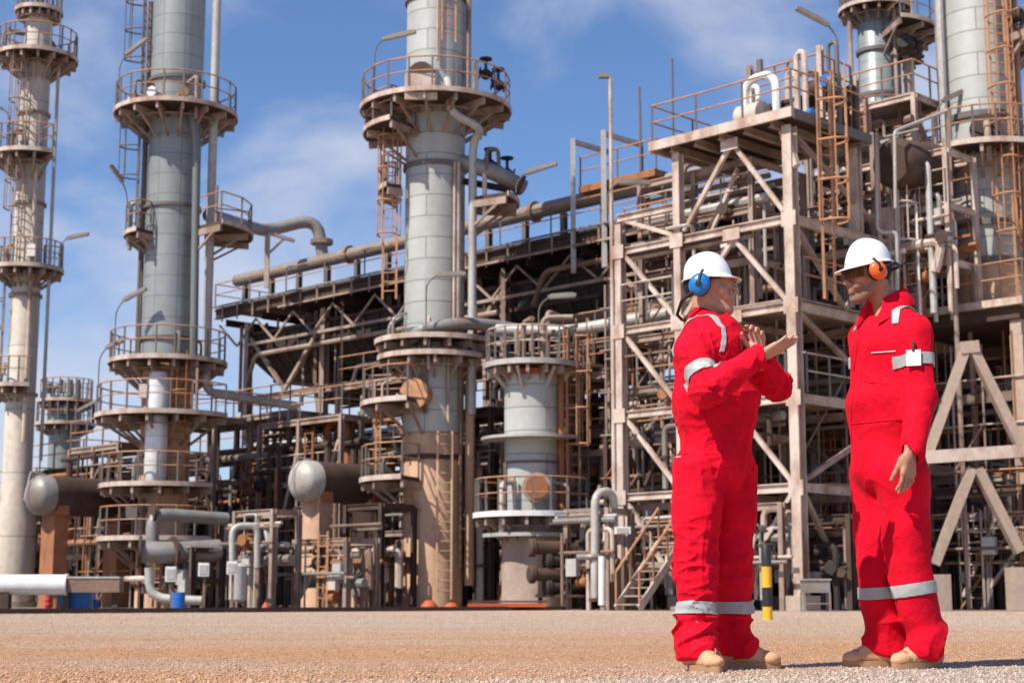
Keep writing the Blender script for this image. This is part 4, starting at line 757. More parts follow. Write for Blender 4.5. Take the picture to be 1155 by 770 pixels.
pipe1('long sagging pale pipe running from the vessel top to steel frame', [P(560, 372, 52.5), P(640, 374, 52), P(772, 350, 50)], .2, 'pipel')
pipe1('pale pipe stepping up behind the taller worker', [P(1012, 330, 46.5), P(1012, 262, 46.5), P(990, 262, 46.6), P(988, 150, 46.6)], .065, 'pipel')
pipe1('thin pale bent pipe frame left of the right column', [P(1010, 235, 46.2), P(1009, 148, 46.2), P(1068, 125, 47.4)], .05, 'pipel')
pipe1('thick brown pipe crossing behind the taller worker towards the right column', [P(1020, 300, 49), P(1090, 290, 49.5)], .2, 'pipeb')
pipe1('horizontal pale pipe crossing before the lower steel posts', [P(860, 637, 45.5), P(955, 636, 47)], .13, 'pipeb', (0,))
# white insulated line at far left
t = thing('insulated_pipeline', 'white sheathed pipeline entering low from the left edge', 'pipeline', P(-30, 690, 44)); MB().lathe([(.27, 0), (.27, 2.5), (.285, 2.5), (.285, 2.56), (.27, 2.56)], P(-33, 659, 43.8), 24, (1, .04, 0)).build('sheath', 'white', t); MB().box(P(5, 676, 43.8), .3, .3, .55).build('support', 'brown', t)
t = thing('brown_trough', 'brown open box beam continuing the white pipeline', 'beam', P(103, 690, 44)); MB().box(P(103, 660, 44), 1.62, .5, .36).build('body', 'pipeb', t); MB().box(P(103, 651, 44), 1.64, .54, .05).build('lid', 'pipel', t)
for px in (75, 130): MB().bar(P(px, 686, 44), P(px, 667, 44), .16).build('support', 'brown', t)
# blue bin, drums and small bits on the apron
def barrel(label, px, py, Y, r, h, m_, name='steel_drum'):
    c = P(px, py, Y); c.z = .004; t = thing(name, label, 'drum', c)
    MB().lathe([(r, 0), (r, h * .33), (r * 1.05, h * .345), (r, h * .36), (r, h * .65), (r * 1.05, h * .665), (r, h * .68), (r, h), (r * .95, h), (r * .94, h - .02), (0.02, h - .02)], c, 24).build('body', m_, t); return t
barrel('bright blue steel drum on the apron before the panelled grey column', 201, 690, 46, .18, .5, 'blue')
c = P(86, 692, 44.5); c.z = .004; t = thing('blue_bin', 'blue tapered tub under the brown trough with a white cover patch', 'bin', c)
m = MB(); vs = [(c.x + x * .36, c.y + y * .25, .02) for x, y in ((-1, -1), (1, -1), (1, 1), (-1, 1))] + [(c.x + x * .46, c.y + y * .33, .5) for x, y in ((-1, -1), (1, -1), (1, 1), (-1, 1))]; m.add(vs, [(3, 2, 1, 0), (4, 5, 6, 7), (0, 1, 5, 4), (1, 2, 6, 5), (2, 3, 7, 6), (3, 0, 4, 7)]); m.build('tub', 'blue', t); MB().box((c.x, c.y, .515), .98, .72, .03).build('rim', 'blue', t); MB().ball((c.x + .1, c.y - .2, .53), .13, .1, .06).build('white_cover', 'white', t)
barrel('small blue canister right of the blue tub', 108, 691, 44.5, .07, .3, 'blue', 'canister'); barrel('red canister left of the blue tub', 54, 690, 45.5, .09, .45, 'red', 'canister'); barrel('orange rusty canister between red canister and blue tub', 63, 690, 46, .08, .32, 'rust', 'canister')
def filt(label, px, py, Y, r, h, zb, m_):
    c = P(px, py, Y); t = thing('filter_vessel', label, 'vessel', (c.x, c.y, 0)); MB().lathe([(.02, zb - r * .4), (r * .7, zb - r * .25), (r, zb), (r, zb + h), (r * .7, zb + h + r * .25), (.02, zb + h + r * .4)], (c.x, c.y, 0), 24).build('shell', m_, t)
    for a in (30, 150, 270): MB().bar(pol(c, r * .8, a, 0), pol(c, r * .8, a, zb + .1), .05).build('leg', 'beiged', t)
filt('pale upright filter vessel on legs right of the grey lying pipe', 268, 676, 50, .27, 1.0, .3, 'pipel'); filt('slim grey filter vessel in the pipework left of the tan skirt', 405, 670, 55, .24, 1.6, .4, 'pipe')
# white instrument boxes on posts
def ibox(label, px, py, Y, m_='white', w=.3, h=.38):
    c = P(px, py, Y); t = thing('instrument_box', label, 'instrument box', (c.x, c.y, 0), 'white instrument boxes on posts'); MB().box(c, w, .18, h).build('box', m_, t); MB().bar((c.x, c.y + .13, 0), (c.x, c.y + .13, c.z + .1), .07).build('post', 'pipeb', t); MB().box((c.x, c.y - .1, c.z), w * .75, .02, h * .7).build('door', 'pipel', t)
ibox('white instrument box above the blue steel drum', 193, 647, 47, h=.42); ibox('white instrument box midway between blue drum and filter vessel', 230, 642, 47.5); ibox('white instrument box in front of the pale filter vessel', 262, 640, 48.5)
ibox('small blue instrument box beneath the middle drum', 387, 646, 51, 'blue', .2, .5); ibox('white instrument hood left of the steel stairs', 702, 598, 46, 'white', .45, .2)
# orange skid and covers near the middle
t = thing('orange_skid', 'low orange red skid on the apron before the short vessel', 'skid', P(570, 686, 46)); MB().box(P(572, 682, 46), 2.2, .6, .1).build('frame', 'orange', t); MB().box(P(573, 682, 46) + V((0, .05, .1)), 2.2, .5, .05).build('tray', 'brown', t)
def cover(label, px, py, Y, w, h, rot):
    c = P(px, py, Y); c.z = .004; t = thing('orange_cover', label, 'cover', c); m = MB(); m.lathe([(w, 0), (w * .9, h * .5), (w * .45, h), (.02, h * 1.1)], c, 10); m.build('hood', 'orange', t); MB().tube(c + V((0, 0, h)), c + V((0, 0, h * 1.5)), .03, 6).build('knob', 'brown', t)
cover('orange red hood at the foot of the tan skirt', 484, 684, 46, .26, .26, 0); cover('bright orange hood right of the tan skirt foot', 509, 686, 45, .24, .2, 0); cover('small orange hood below the middle drum', 300, 688, 47, .13, .2, 0)
# ---- stairs with handrails left of the frame
q0, q1 = P(708, 682, 45), P(756, 612, 46.5); st = thing('steel_stair', 'short steel stair with orange handrails at the left foot of the frame', 'stairs', V((q0.x, q0.y, 0)))
dr = V((q1.x - q0.x, q1.y - q0.y, 0)); sd_ = dr.normalized().cross(UZ); n = 8
for k in (-1, 1):
    a, b_ = V((q0.x, q0.y, .05)) + sd_ * .4 * k, V((q1.x, q1.y, q1.z)) + sd_ * .4 * k; MB().bar(a, b_, .06, .22).build('stringer', 'beige', st); r_ = MB(); r_.tube(a + UZ * 1.0, b_ + UZ * 1.0, .035, 6); [r_.tube(a.lerp(b_, f), a.lerp(b_, f) + UZ * 1.0, .03, 6) for f in (0, .33, .66, 1)]; r_.build('handrail', 'rail', st)
for i in range(n): f = (i + .5) / n; MB().box(V((q0.x, q0.y, .05)).lerp(q1, f), .74, .27, .04, (sd_, dr.normalized(), UZ)).build('tread', 'beiged', st)
MB().box(q1 + dr.normalized() * .6, .9, 1.2, .06, (sd_, dr.normalized(), UZ)).build('landing', 'beiged', st); MB().bar(V((*(q1 + dr.normalized() * 1.1).xy, 0)), q1 + dr.normalized() * 1.1, .1).build('prop', 'beige', st)
# ---- grey steel bench right of the thick post
c = P(920, 683, 41); t = thing('steel_bench', 'small grey steel work table at the foot of the frame', 'table', V((c.x, c.y, 0)))
MB().box((c.x, c.y, .62), .66, .45, .3).build('drawer_box', 'pipe', t); MB().box((c.x, c.y, .79), .74, .52, .03).build('top', 'pipel', t)
for x, y in ((-.32, -.2), (.32, -.2), (-.32, .2), (.32, .2)): MB().bar((c.x + x, c.y + y, 0), (c.x + x, c.y + y, .47), .05).build('leg', 'pipe', t)
MB().box((c.x, c.y, .2), .6, .4, .03).build('shelf', 'pipe', t)
# ---- yellow and black bollard
c = P(866, 698, 24); c.z = 0; t = thing('bollard', 'yellow and black striped bollard on the gravel', 'bollard', c); rB_ = .073
for i, (y0, y1, m_) in enumerate(((0, .19, 'yellow'), (.19, .47, 'black'), (.47, .77, 'yellow'), (.77, 1.06, 'black'))): MB().lathe([(rB_, y0), (rB_, y1)] + ([(rB_ * .7, y1 + .03), (.005, y1 + .035)] if i == 3 else []), c, 20).build('band', m_, t, label=m_ + ' painted band')
# ================================================================== THE TWO WORKERS
class SDF:
    def __init__(s, lo, hi, h):
        s.h = h; s.lo = np.array(lo, np.float32); s.n = (np.ceil((np.array(hi) - s.lo) / h).astype(int) + 1); s.d = np.full(s.n, 1.0, np.float32)
        s.ax = [s.lo[i] + h * np.arange(s.n[i], dtype=np.float32) for i in range(3)]
    def sub(s, lo, hi):
        a = np.clip(np.floor((np.array(lo) - s.lo) / s.h).astype(int), 0, s.n - 1); b = np.clip(np.ceil((np.array(hi) - s.lo) / s.h).astype(int) + 1, 1, s.n)
        sl_ = tuple(slice(i, j) for i, j in zip(a, b)); g = np.meshgrid(*[s.ax[i][sl_[i]] for i in range(3)], indexing='ij'); return sl_, g
    def comb(s, sl_, e, k, op):
        d = s.d[sl_]
        if op == 'add': hh = np.maximum(k - np.abs(d - e), 0) / k; s.d[sl_] = np.minimum(d, e) - hh * hh * k * .25
        else: hh = np.maximum(k - np.abs(-d - e), 0) / k; s.d[sl_] = np.maximum(d, -e) + hh * hh * k * .25
    def cone(s, a, b, ra, rb, k=.02, flat=None, op='add'):           # capsule with two radii; flat = (unit axis, factor): thinner along that axis
        a, b = np.array(a, float), np.array(b, float); mg = max(ra, rb) + max(.03, 2 * k)
        sl_, (x, y, z) = s.sub(np.minimum(a, b) - mg, np.maximum(a, b) + mg)
        q = [x - a[0], y - a[1], z - a[2]]; ab = b - a
        if flat:
            n, f = np.array(flat[0], float), flat[1]; w = (q[0] * n[0] + q[1] * n[1] + q[2] * n[2]) * (1 / f - 1); q = [q[i] + n[i] * w for i in range(3)]; ab = ab + n * (ab @ n) * (1 / f - 1)
        L2 = max(ab @ ab, 1e-9); t = np.clip((q[0] * ab[0] + q[1] * ab[1] + q[2] * ab[2]) / L2, 0, 1)
        e = np.sqrt((q[0] - ab[0] * t) ** 2 + (q[1] - ab[1] * t) ** 2 + (q[2] - ab[2] * t) ** 2) - (ra + (rb - ra) * t)
        s.comb(sl_, e * (flat[1] if flat else 1), k, op)
    def ell(s, c, r, fr=None, k=.02, op='add'):
        c = np.array(c, float); r = np.array(r, float); mg = r.max() + max(.03, 2 * k); sl_, (x, y, z) = s.sub(c - mg, c + mg); q = np.stack([x - c[0], y - c[1], z - c[2]], -1)
        if fr is not None: q = q @ np.array([list(v) for v in fr], float).T
        k0 = np.linalg.norm(q / r, axis=-1); k1 = np.linalg.norm(q / r ** 2, axis=-1); s.comb(sl_, k0 * (k0 - 1) / np.maximum(k1, 1e-6), k, op)
    def disp(s, fn, band=.05):
        ii = np.nonzero(np.abs(s.d) < band); p = np.stack([s.ax[i][ii[i]] for i in range(3)], 1); s.d[ii] += fn(p)
    def mesh(s):                                                     # naive surface nets
        d = s.d; n = s.n; neg = d < 0; cs = np.zeros(n - 1, np.int8)
        off = [(i, j, k) for i in (0, 1) for j in (0, 1) for k in (0, 1)]
        for o in off: cs += neg[o[0]:n[0] - 1 + o[0], o[1]:n[1] - 1 + o[1], o[2]:n[2] - 1 + o[2]]
        cell = np.argwhere((cs > 0) & (cs < 8)); vid = np.full(n - 1, -1, np.int64); vid[tuple(cell.T)] = np.arange(len(cell)); acc = np.zeros((len(cell), 3)); cnt = np.zeros(len(cell))
        for a in off:
            for ax in range(3):
                if a[ax]: continue
                b = list(a); b[ax] = 1; da = d[tuple((cell + a).T)]; db = d[tuple((cell + b).T)]; m = (da < 0) != (db < 0); t = da[m] / (da[m] - db[m]); p = np.array(a, float)[None].repeat(m.sum(), 0); p[:, ax] += t; acc[m] += p; cnt[m] += 1
        vs = (cell + acc / cnt[:, None]) * s.h + s.lo; fs = []
        for ax in range(3):
            u, w = (ax + 1) % 3, (ax + 2) % 3; lo = [slice(1, -1)] * 3; lo[ax] = slice(0, -1); hi = list(lo); hi[ax] = slice(1, None)
            e = np.argwhere(neg[tuple(lo)] != neg[tuple(hi)]); e[:, u] += 1; e[:, w] += 1
            fl = neg[tuple(e.T)]; q = []
            for du, dw in ((-1, -1), (0, -1), (0, 0), (-1, 0)): c = e.copy(); c[:, u] += du; c[:, w] += dw; q.append(vid[tuple(c.T)])
            q = np.stack(q, 1); q[~fl] = q[~fl][:, ::-1]; fs.append(q[(q >= 0).all(1)])
        return vs, np.concatenate(fs)
def np_obj(name, vs, fs, m, parent, label=None):
    off = np.array(parent.matrix_basis.translation if parent else (0, 0, 0)); q = parent.parent if parent else None
    while q: off = off + np.array(q.location); q = q.parent
    me = bpy.data.meshes.new(name); me.from_pydata((vs - off).tolist(), [], fs.tolist()); me.polygons.foreach_set('use_smooth', [True] * len(me.polygons)); me.materials.append(m)
    o = bpy.data.objects.new(name, me); C.objects.link(o); o.parent = parent
    if label: o['label'] = label
    return o
def cloth_mat(name, col):
    m = bpy.data.materials.new(name); m.use_nodes = True; t = m.node_tree; l = t.links; b = t.nodes['Principled BSDF']; b.inputs['Roughness'].default_value = .85; b.inputs['Specular IOR Level'].default_value = .15
    b.inputs['Sheen Weight'].default_value = .03; b.inputs['Sheen Tint'].default_value = (1, .3, .3, 1)
    g = nd(t, 'ShaderNodeNewGeometry'); n = nd(t, 'ShaderNodeTexNoise', Scale=9, Detail=5, Roughness=.6); l.new(g.outputs['Position'], n.inputs['Vector'])
    mr = nd(t, 'ShaderNodeMapRange'); mr.inputs[1].default_value = .3; mr.inputs[2].default_value = .7; mr.inputs[3].default_value = .78; mr.inputs[4].default_value = 1.16; l.new(n.outputs[0], mr.inputs[0])
    vm = nd(t, 'ShaderNodeVectorMath', operation='SCALE'); vm.inputs[0].default_value = col; l.new(mr.outputs[0], vm.inputs['Scale']); l.new(vm.outputs[0], b.inputs['Base Color'])
    n2 = nd(t, 'ShaderNodeTexNoise', Scale=26, Detail=6, Roughness=.6, Distortion=.6); l.new(g.outputs['Position'], n2.inputs['Vector']); bp = nd(t, 'ShaderNodeBump', Strength=.5, Distance=.012); l.new(n2.outputs[0], bp.inputs['Height']); l.new(bp.outputs[0], b.inputs['Normal'])
    return m
RED = cloth_mat('red_cotton', (.66, .002, .020))
def simple(name, col, rough=.5, spec=.4, sss=0., bump=0., scale=60, var=.12):
    m = mat(name, col, [c * .75 for c in col], .4, 18, 1, rough, bump=bump, bscale=scale, spec=spec, fine=var)
    if sss: b = m.node_tree.nodes['Principled BSDF']; b.inputs['Subsurface Weight'].default_value = sss; b.inputs['Subsurface Radius'].default_value = (.012, .004, .002); b.inputs['Subsurface Scale'].default_value = 1
    return m
SK1 = simple('weathered_skin', (.52, .27, .18), .5, .35, 0, .12, 220); SK2 = simple('tanned_skin', (.44, .215, .13), .5, .35, 0, .12, 220)
def toned(m, beard):
    t = m.node_tree; l = t.links; bs = t.nodes['Principled BSDF']; src = bs.inputs['Base Color'].links[0].from_socket; at = nd(t, 'ShaderNodeAttribute', attribute_name='tone'); sp = nd(t, 'ShaderNodeSeparateColor'); l.new(at.outputs['Color'], sp.inputs[0])
    sn = nd(t, 'ShaderNodeTexNoise', Scale=420, Detail=2); g = nd(t, 'ShaderNodeNewGeometry'); l.new(g.outputs['Position'], sn.inputs['Vector']); sr = nd(t, 'ShaderNodeMapRange'); sr.inputs[1].default_value = .35; sr.inputs[2].default_value = .65; sr.inputs[3].default_value = .4; l.new(sn.outputs[0], sr.inputs[0])
    for k, (col, amt) in enumerate((((.09, .06, .05), beard), ((.36, .13, .10), .7), ((.55, .19, .13), .45))):
        mu = nd(t, 'ShaderNodeMath', operation='MULTIPLY'); mu.inputs[1].default_value = amt; l.new(sp.outputs[k], mu.inputs[0]); f = mu.outputs[0]
        if k == 0: m2 = nd(t, 'ShaderNodeMath', operation='MULTIPLY'); l.new(f, m2.inputs[0]); l.new(sr.outputs[0], m2.inputs[1]); f = m2.outputs[0]
        mx = nd(t, 'ShaderNodeMix', data_type='RGBA'); mx.inputs[7].default_value = (*col, 1); l.new(f, mx.inputs[0]); l.new(src, mx.inputs[6]); src = mx.outputs[2]
    l.new(src, bs.inputs['Base Color'])
toned(SK1, .22); toned(SK2, .75); IRIS = simple('dark_iris', (.03, .018, .012), .15)
BOOT = simple('tan_suede', (.60, .36, .20), .85, .2, 0, .25, 90); SOLE = simple('tan_rubber', (.40, .24, .13), .8); HAT = simple('white_hat_plastic', (.80, .80, .79), .28, .5, 0, 0, 60, .02)
REFL = simple('grey_reflective_tape', (.36, .375, .36), .5, .5, 0, .1, 60, .08); HAIR = simple('dark_hair', (.018, .013, .01), .7, .3, 0, .5, 300); CUSH = simple('black_cushion', (.015, .015, .016), .6)
CUPB = simple('blue_ear_cup', (.012, .17, .50), .35, .5); CUPO = simple('orange_ear_cup', (.85, .13, .012), .4, .5); SHIRT = simple('white_undershirt', (.7, .7, .68), .9); ZIP = simple('dark_zip', (.05, .035, .03), .5); EYE = simple('eye_white', (.7, .66, .62), .2); BADGE = simple('white_card', (.82, .82, .80), .5, .3, 0, 0, 60, .03); LIP = simple('lips', (.38, .15, .12), .5); PIPG = simple('silver_piping', (.62, .56, .52), .5)
def glassmat(name, col, a):
    m = bpy.data.materials.new(name); m.use_nodes = True; b = m.node_tree.nodes['Principled BSDF']; b.inputs['Base Color'].default_value = (*col, 1); b.inputs['Transmission Weight'].default_value = 1; b.inputs['Roughness'].default_value = .03; b.inputs['IOR'].default_value = 1.08; b.inputs['Alpha'].default_value = a; return m
GL1 = glassmat('clear_lens', (.92, .95, .95), .55); GL2 = glassmat('tinted_lens', (.45, .36, .28), .75)
def nv_(v): v = np.array(v, float); return v / np.linalg.norm(v)
def hand(G, wrist, d, n, th, curl, sc=1.0, spread=.06, thumb=(.75, .5, .25), tcurl=.4):
    """palm and five fingers; d: finger direction, n: palm normal (fingers close towards it), th: thumb side"""
    d = nv_(d); n = nv_(n - d * np.dot(n, d)); th = nv_(th - d * np.dot(th, d) - n * np.dot(th, n)); w = np.array(wrist, float)
    G.cone(w - d * .05, w + d * .015, .026 * sc, .025 * sc, .015, (n, .8))
    for x, l in ((.030, .088), (.010, .092), (-.010, .088), (-.028, .080)): G.cone(w + d * .012 + th * x * .55 * sc, w + (d * l + th * x) * sc, .014 * sc, .0125 * sc, .014)
    G.ell(w + (d * .035 + th * .026 + n * .012) * sc, (.02 * sc,) * 3, None, .015)
    for i, (x, l, r) in enumerate(((.030, .072, .0088), (.010, .080, .0092), (-.010, .075, .0088), (-.029, .060, .0078))):
        p = w + (d * (.088, .092, .088, .080)[i] + th * x) * sc; c = curl[i] if isinstance(curl, (list, tuple)) else curl; ang = c * .35; sd0 = th * spread * (1.5 - i)
        for k, f in enumerate((.45, .31, .24)):
            u = nv_(d * math.cos(ang) + n * math.sin(ang) + sd0); q = p + u * l * f * sc; G.cone(p, q, r * (1 - .07 * k) * sc, r * (.93 - .07 * k) * sc, .005); p = q; ang += c
    p = w + (d * .022 + th * .03 + n * .006) * sc; u = nv_(d * thumb[0] + th * thumb[1] + n * thumb[2])
    for k, (l, r) in enumerate(((.042, .0125), (.034, .0105), (.026, .0095))):
        q = p + u * l * sc; G.cone(p, q, r * sc, r * .9 * sc, .008); p = q; u = nv_(u + d * tcurl * .5 - th * tcurl * .35 + n * .1)
def noise3(p, seed, f, n=10):
    r = np.random.default_rng(seed); o = np.zeros(len(p), np.float32)
    for i in range(n): k = r.normal(size=3) * f; o += np.sin(p @ k.astype(np.float32) + r.random() * 6.28)
    return o / math.sqrt(n)
def band(src, name, pts_a, n, w, m, parent, keep, off=.003, thick=.0):
    """strip of the garment's own surface between two planes, lifted off it"""
    bm = bmesh.new(); bm.from_mesh(src.data); o = V(src.parent.location); n = V(n).normalized(); a = V(pts_a) - o
    kp = [f for f in bm.faces if keep(f.calc_center_median() + o) and abs((f.calc_center_median() - a).dot(n)) < w]; ks = set(kp); bmesh.ops.delete(bm, geom=[f for f in bm.faces if f not in ks], context='FACES')
    for s_ in (1, -1): bmesh.ops.bisect_plane(bm, geom=bm.verts[:] + bm.edges[:] + bm.faces[:], plane_co=a + n * (s_ * w / 2), plane_no=n * s_, clear_outer=True)
    bm.normal_update()
    for _ in range(2): bmesh.ops.smooth_vert(bm, verts=[v for v in bm.verts if not v.is_boundary], factor=.5, use_axis_x=True, use_axis_y=True, use_axis_z=True)
    bm.normal_update(); mv = [(v, v.normal.copy()) for v in bm.verts]
    for v, q in mv: v.co += q * off
    me = bpy.data.meshes.new(name); bm.to_mesh(me); bm.free(); me.polygons.foreach_set('use_smooth', [True] * len(me.polygons)); me.materials.append(m); ob = bpy.data.objects.new(name, me); C.objects.link(ob); ob.parent = parent
    sm = ob.modifiers.new('thickness', 'SOLIDIFY'); sm.thickness = .003; sm.offset = 1
    return ob
def head_prims(G, c, f, r, u, slim=1.0):
    X = lambda a, b, z: np.array(c) + f * a + r * b * slim + u * z; fr = (f, r, u)
    G.ell(X(-.010, 0, .032), (.094, .075 * slim, .09), fr, .02); G.cone(X(.03, 0, .0), X(.052, 0, -.07), .058, .036, .03, (r, .92))
    for k in (-1, 1):
        G.cone(X(-.012, .052 * k, -.045), X(.058, .018 * k, -.095), .022, .019, .025); G.ell(X(.058, .046 * k, -.016), (.02,) * 3, None, .025); G.cone(X(.086, .012 * k, .034), X(.072, .046 * k, .032), .011, .01, .014)
        G.ell(X(.1, .012 * k, -.028), (.008,) * 3, None, .008); G.ell(X(.096, .031 * k, .013), (.014, .015, .011), fr, .012, 'sub'); G.ell(X(.082, .031 * k, .013), (.0125,) * 3, None, .004)
        G.ell(X(-.01, .079 * k * slim, -.002), (.024, .009, .032), fr, .008); G.ell(X(.075, .03 * k, -.045), (.018,) * 3, None, .02)
    G.cone(X(.086, 0, .026), X(.113, 0, -.02), .009, .0115, .012); G.ell(X(.108, 0, -.024), (.011,) * 3, None, .008); G.cone(X(.087, -.016, -.053), X(.087, .016, -.053), .0085, .0085, .008); G.ell(X(.09, 0, -.058), (.014, .022, .02), fr, .012)
    G.cone(X(.088, -.013, -.066), X(.088, .013, -.066), .009, .009, .008); G.ell(X(.074, 0, -.1), (.022, .022, .018), fr, .018)
    G.cone(X(.106, -.018, -.0595), X(.106, .018, -.0595), .0028, .0028, .004, None, 'sub')
def hat(parent, c, f, r, u, brim=.05):
    """hard hat: domed shell with a peak, a gutter rim, a ridge and a dark inner band"""
    c = np.array(c); X = lambda a, b, z: V(c + f * a + r * b + u * z); m = MB(); nphi, rings = 56, []
    prof = [(.0, 1.0), (.2, .985), (.4, .93), (.58, .84), (.74, .70), (.87, .50), (.95, .28), (.985, .08), (1.0, 0.0)]
    def pt(ph, q, z, ex=0., dz=0.):
        rf, rr = .107, .096; bulge = 1; ridge = .006 * math.exp(-(math.sin(ph) * q / .16) ** 2) * (z > .3)
        return X(math.cos(ph) * (rf * q * bulge + ex), math.sin(ph) * (rr * q + ex), .116 * z + ridge + dz - .012 * math.cos(ph) * q * q)
    for q, z in prof: rings.append([pt(2 * math.pi * k / nphi, max(q, .004), z) for k in range(nphi)])
    for t in (.35, .7, 1.0):
        rings.append([pt(2 * math.pi * k / nphi, 1, 0, t * (.011 + brim * max(0, math.cos(2 * math.pi * k / nphi)) ** 1.6), -t * (.006 + .014 * max(0, math.cos(2 * math.pi * k / nphi)))) for k in range(nphi)])
    rings.append([pt(2 * math.pi * k / nphi, 1, 0, (.010 + brim * max(0, math.cos(2 * math.pi * k / nphi)) ** 1.6), -.011 - .014 * max(0, math.cos(2 * math.pi * k / nphi))) for k in range(nphi)])
    for q, z in prof[::-1]: rings.append([pt(2 * math.pi * k / nphi, max(q * .965, .003), z * .965 - .02) for k in range(nphi)])
    vs = [v for g_ in rings for v in g_]; fs = [(i * nphi + k, i * nphi + (k + 1) % nphi, (i + 1) * nphi + (k + 1) % nphi, (i + 1) * nphi + k) for i in range(len(rings) - 1) for k in range(nphi)]
    m.add(vs, fs + [tuple(range(nphi)), tuple(range((len(rings) - 1) * nphi, len(rings) * nphi))[::-1]]); h = m.build('hard_hat', HAT, parent, 60, label='white hard hat with a short peak')
    b_ = MB(); b_.sweep([X(.094 * math.cos(w), .082 * math.sin(w), -.012) for w in np.linspace(0, 2 * math.pi, 40)], .011, 8); b_.build('headband', CUSH, h); return h
def ear_defender(parent, c, f, r, u, side, mcup, lab, rx, rz, hang=None, tilt=0.):
    c = np.array(c); e = nv_(r * side); f2, u2 = nv_(f * math.cos(tilt) + u * math.sin(tilt)), nv_(u * math.cos(tilt) - f * math.sin(tilt)); A = V(c + e * .004)
    ax = (V(f2), V(e), V(u2)); d = MB().ball(A + V(e) * .034, rx, .027, rz, 24, 14, ax).build('ear_defender', mcup, parent, 60, label=lab)
    q = MB(); q.ball(A + V(e) * .008, rx * .98, .022, rz * .96, 24, 12, ax); q.build('cushion', CUSH, d, 60)
    k = MB(); k.box(A + V(e) * .06, rx * .5, .012, rz * .35, ax); k.sweep([A + V(e) * .064, A + V(e) * .058 + V(u2) * (rz * .6) - V(f2) * .01, A + V(e) * .032 + V(u2) * (rz * 1.25) - V(f2) * .014], .006, 6); k.build('arm', CUSH, d, 60)
    if hang:
        hb = MB().sweep([V(p) for p in hang], .0075, 8); hb.build('neck_band', CUSH, d, 60)
    return d
def glasses(parent, c, f, r, u, ml, mt, z=.012):
    c = np.array(c); X = lambda a, b, zz: V(c + f * a + r * b + u * zz); g_ = MB(); n = 18; vs = []
    for off in (0, .0025):
        for zz in (-.021, -.012, .012, .02):
            for i in range(n + 1):
                w = math.radians(-72 + 144 * i / n); k = 1 - (.012 if abs(zz) > .015 else 0); vs.append(X(.012 + (.104 + off) * k * math.cos(w) ** .8 if math.cos(w) > 0 else .012, (.079 + off) * math.sin(w), z + zz + (.004 if zz < 0 and abs(w) < .12 else 0)))
    fs = []; s_ = n + 1
    for j in range(3):
        for i in range(n): a = j * s_ + i; fs += [(a, a + 1, a + s_ + 1, a + s_), (4 * s_ + a + s_, 4 * s_ + a + s_ + 1, 4 * s_ + a + 1, 4 * s_ + a)]
    g_.add(vs, fs); o_ = g_.build('safety_glasses', ml, parent, 60)
    for k in (-1, 1): MB().sweep([X(.03, .081 * k, z + .008), X(.0, .084 * k, z + .008), X(-.03, .083 * k, z + .004)], .0045, 6).build('temple_arm', mt, o_, 60)
    MB().sweep([X(.012 + .106 * math.cos(w) ** .8, .081 * math.sin(w), z + .021) for w in np.radians(np.linspace(-68, 68, 15))], .003, 6).build('brow_bar', mt, o_, 60)
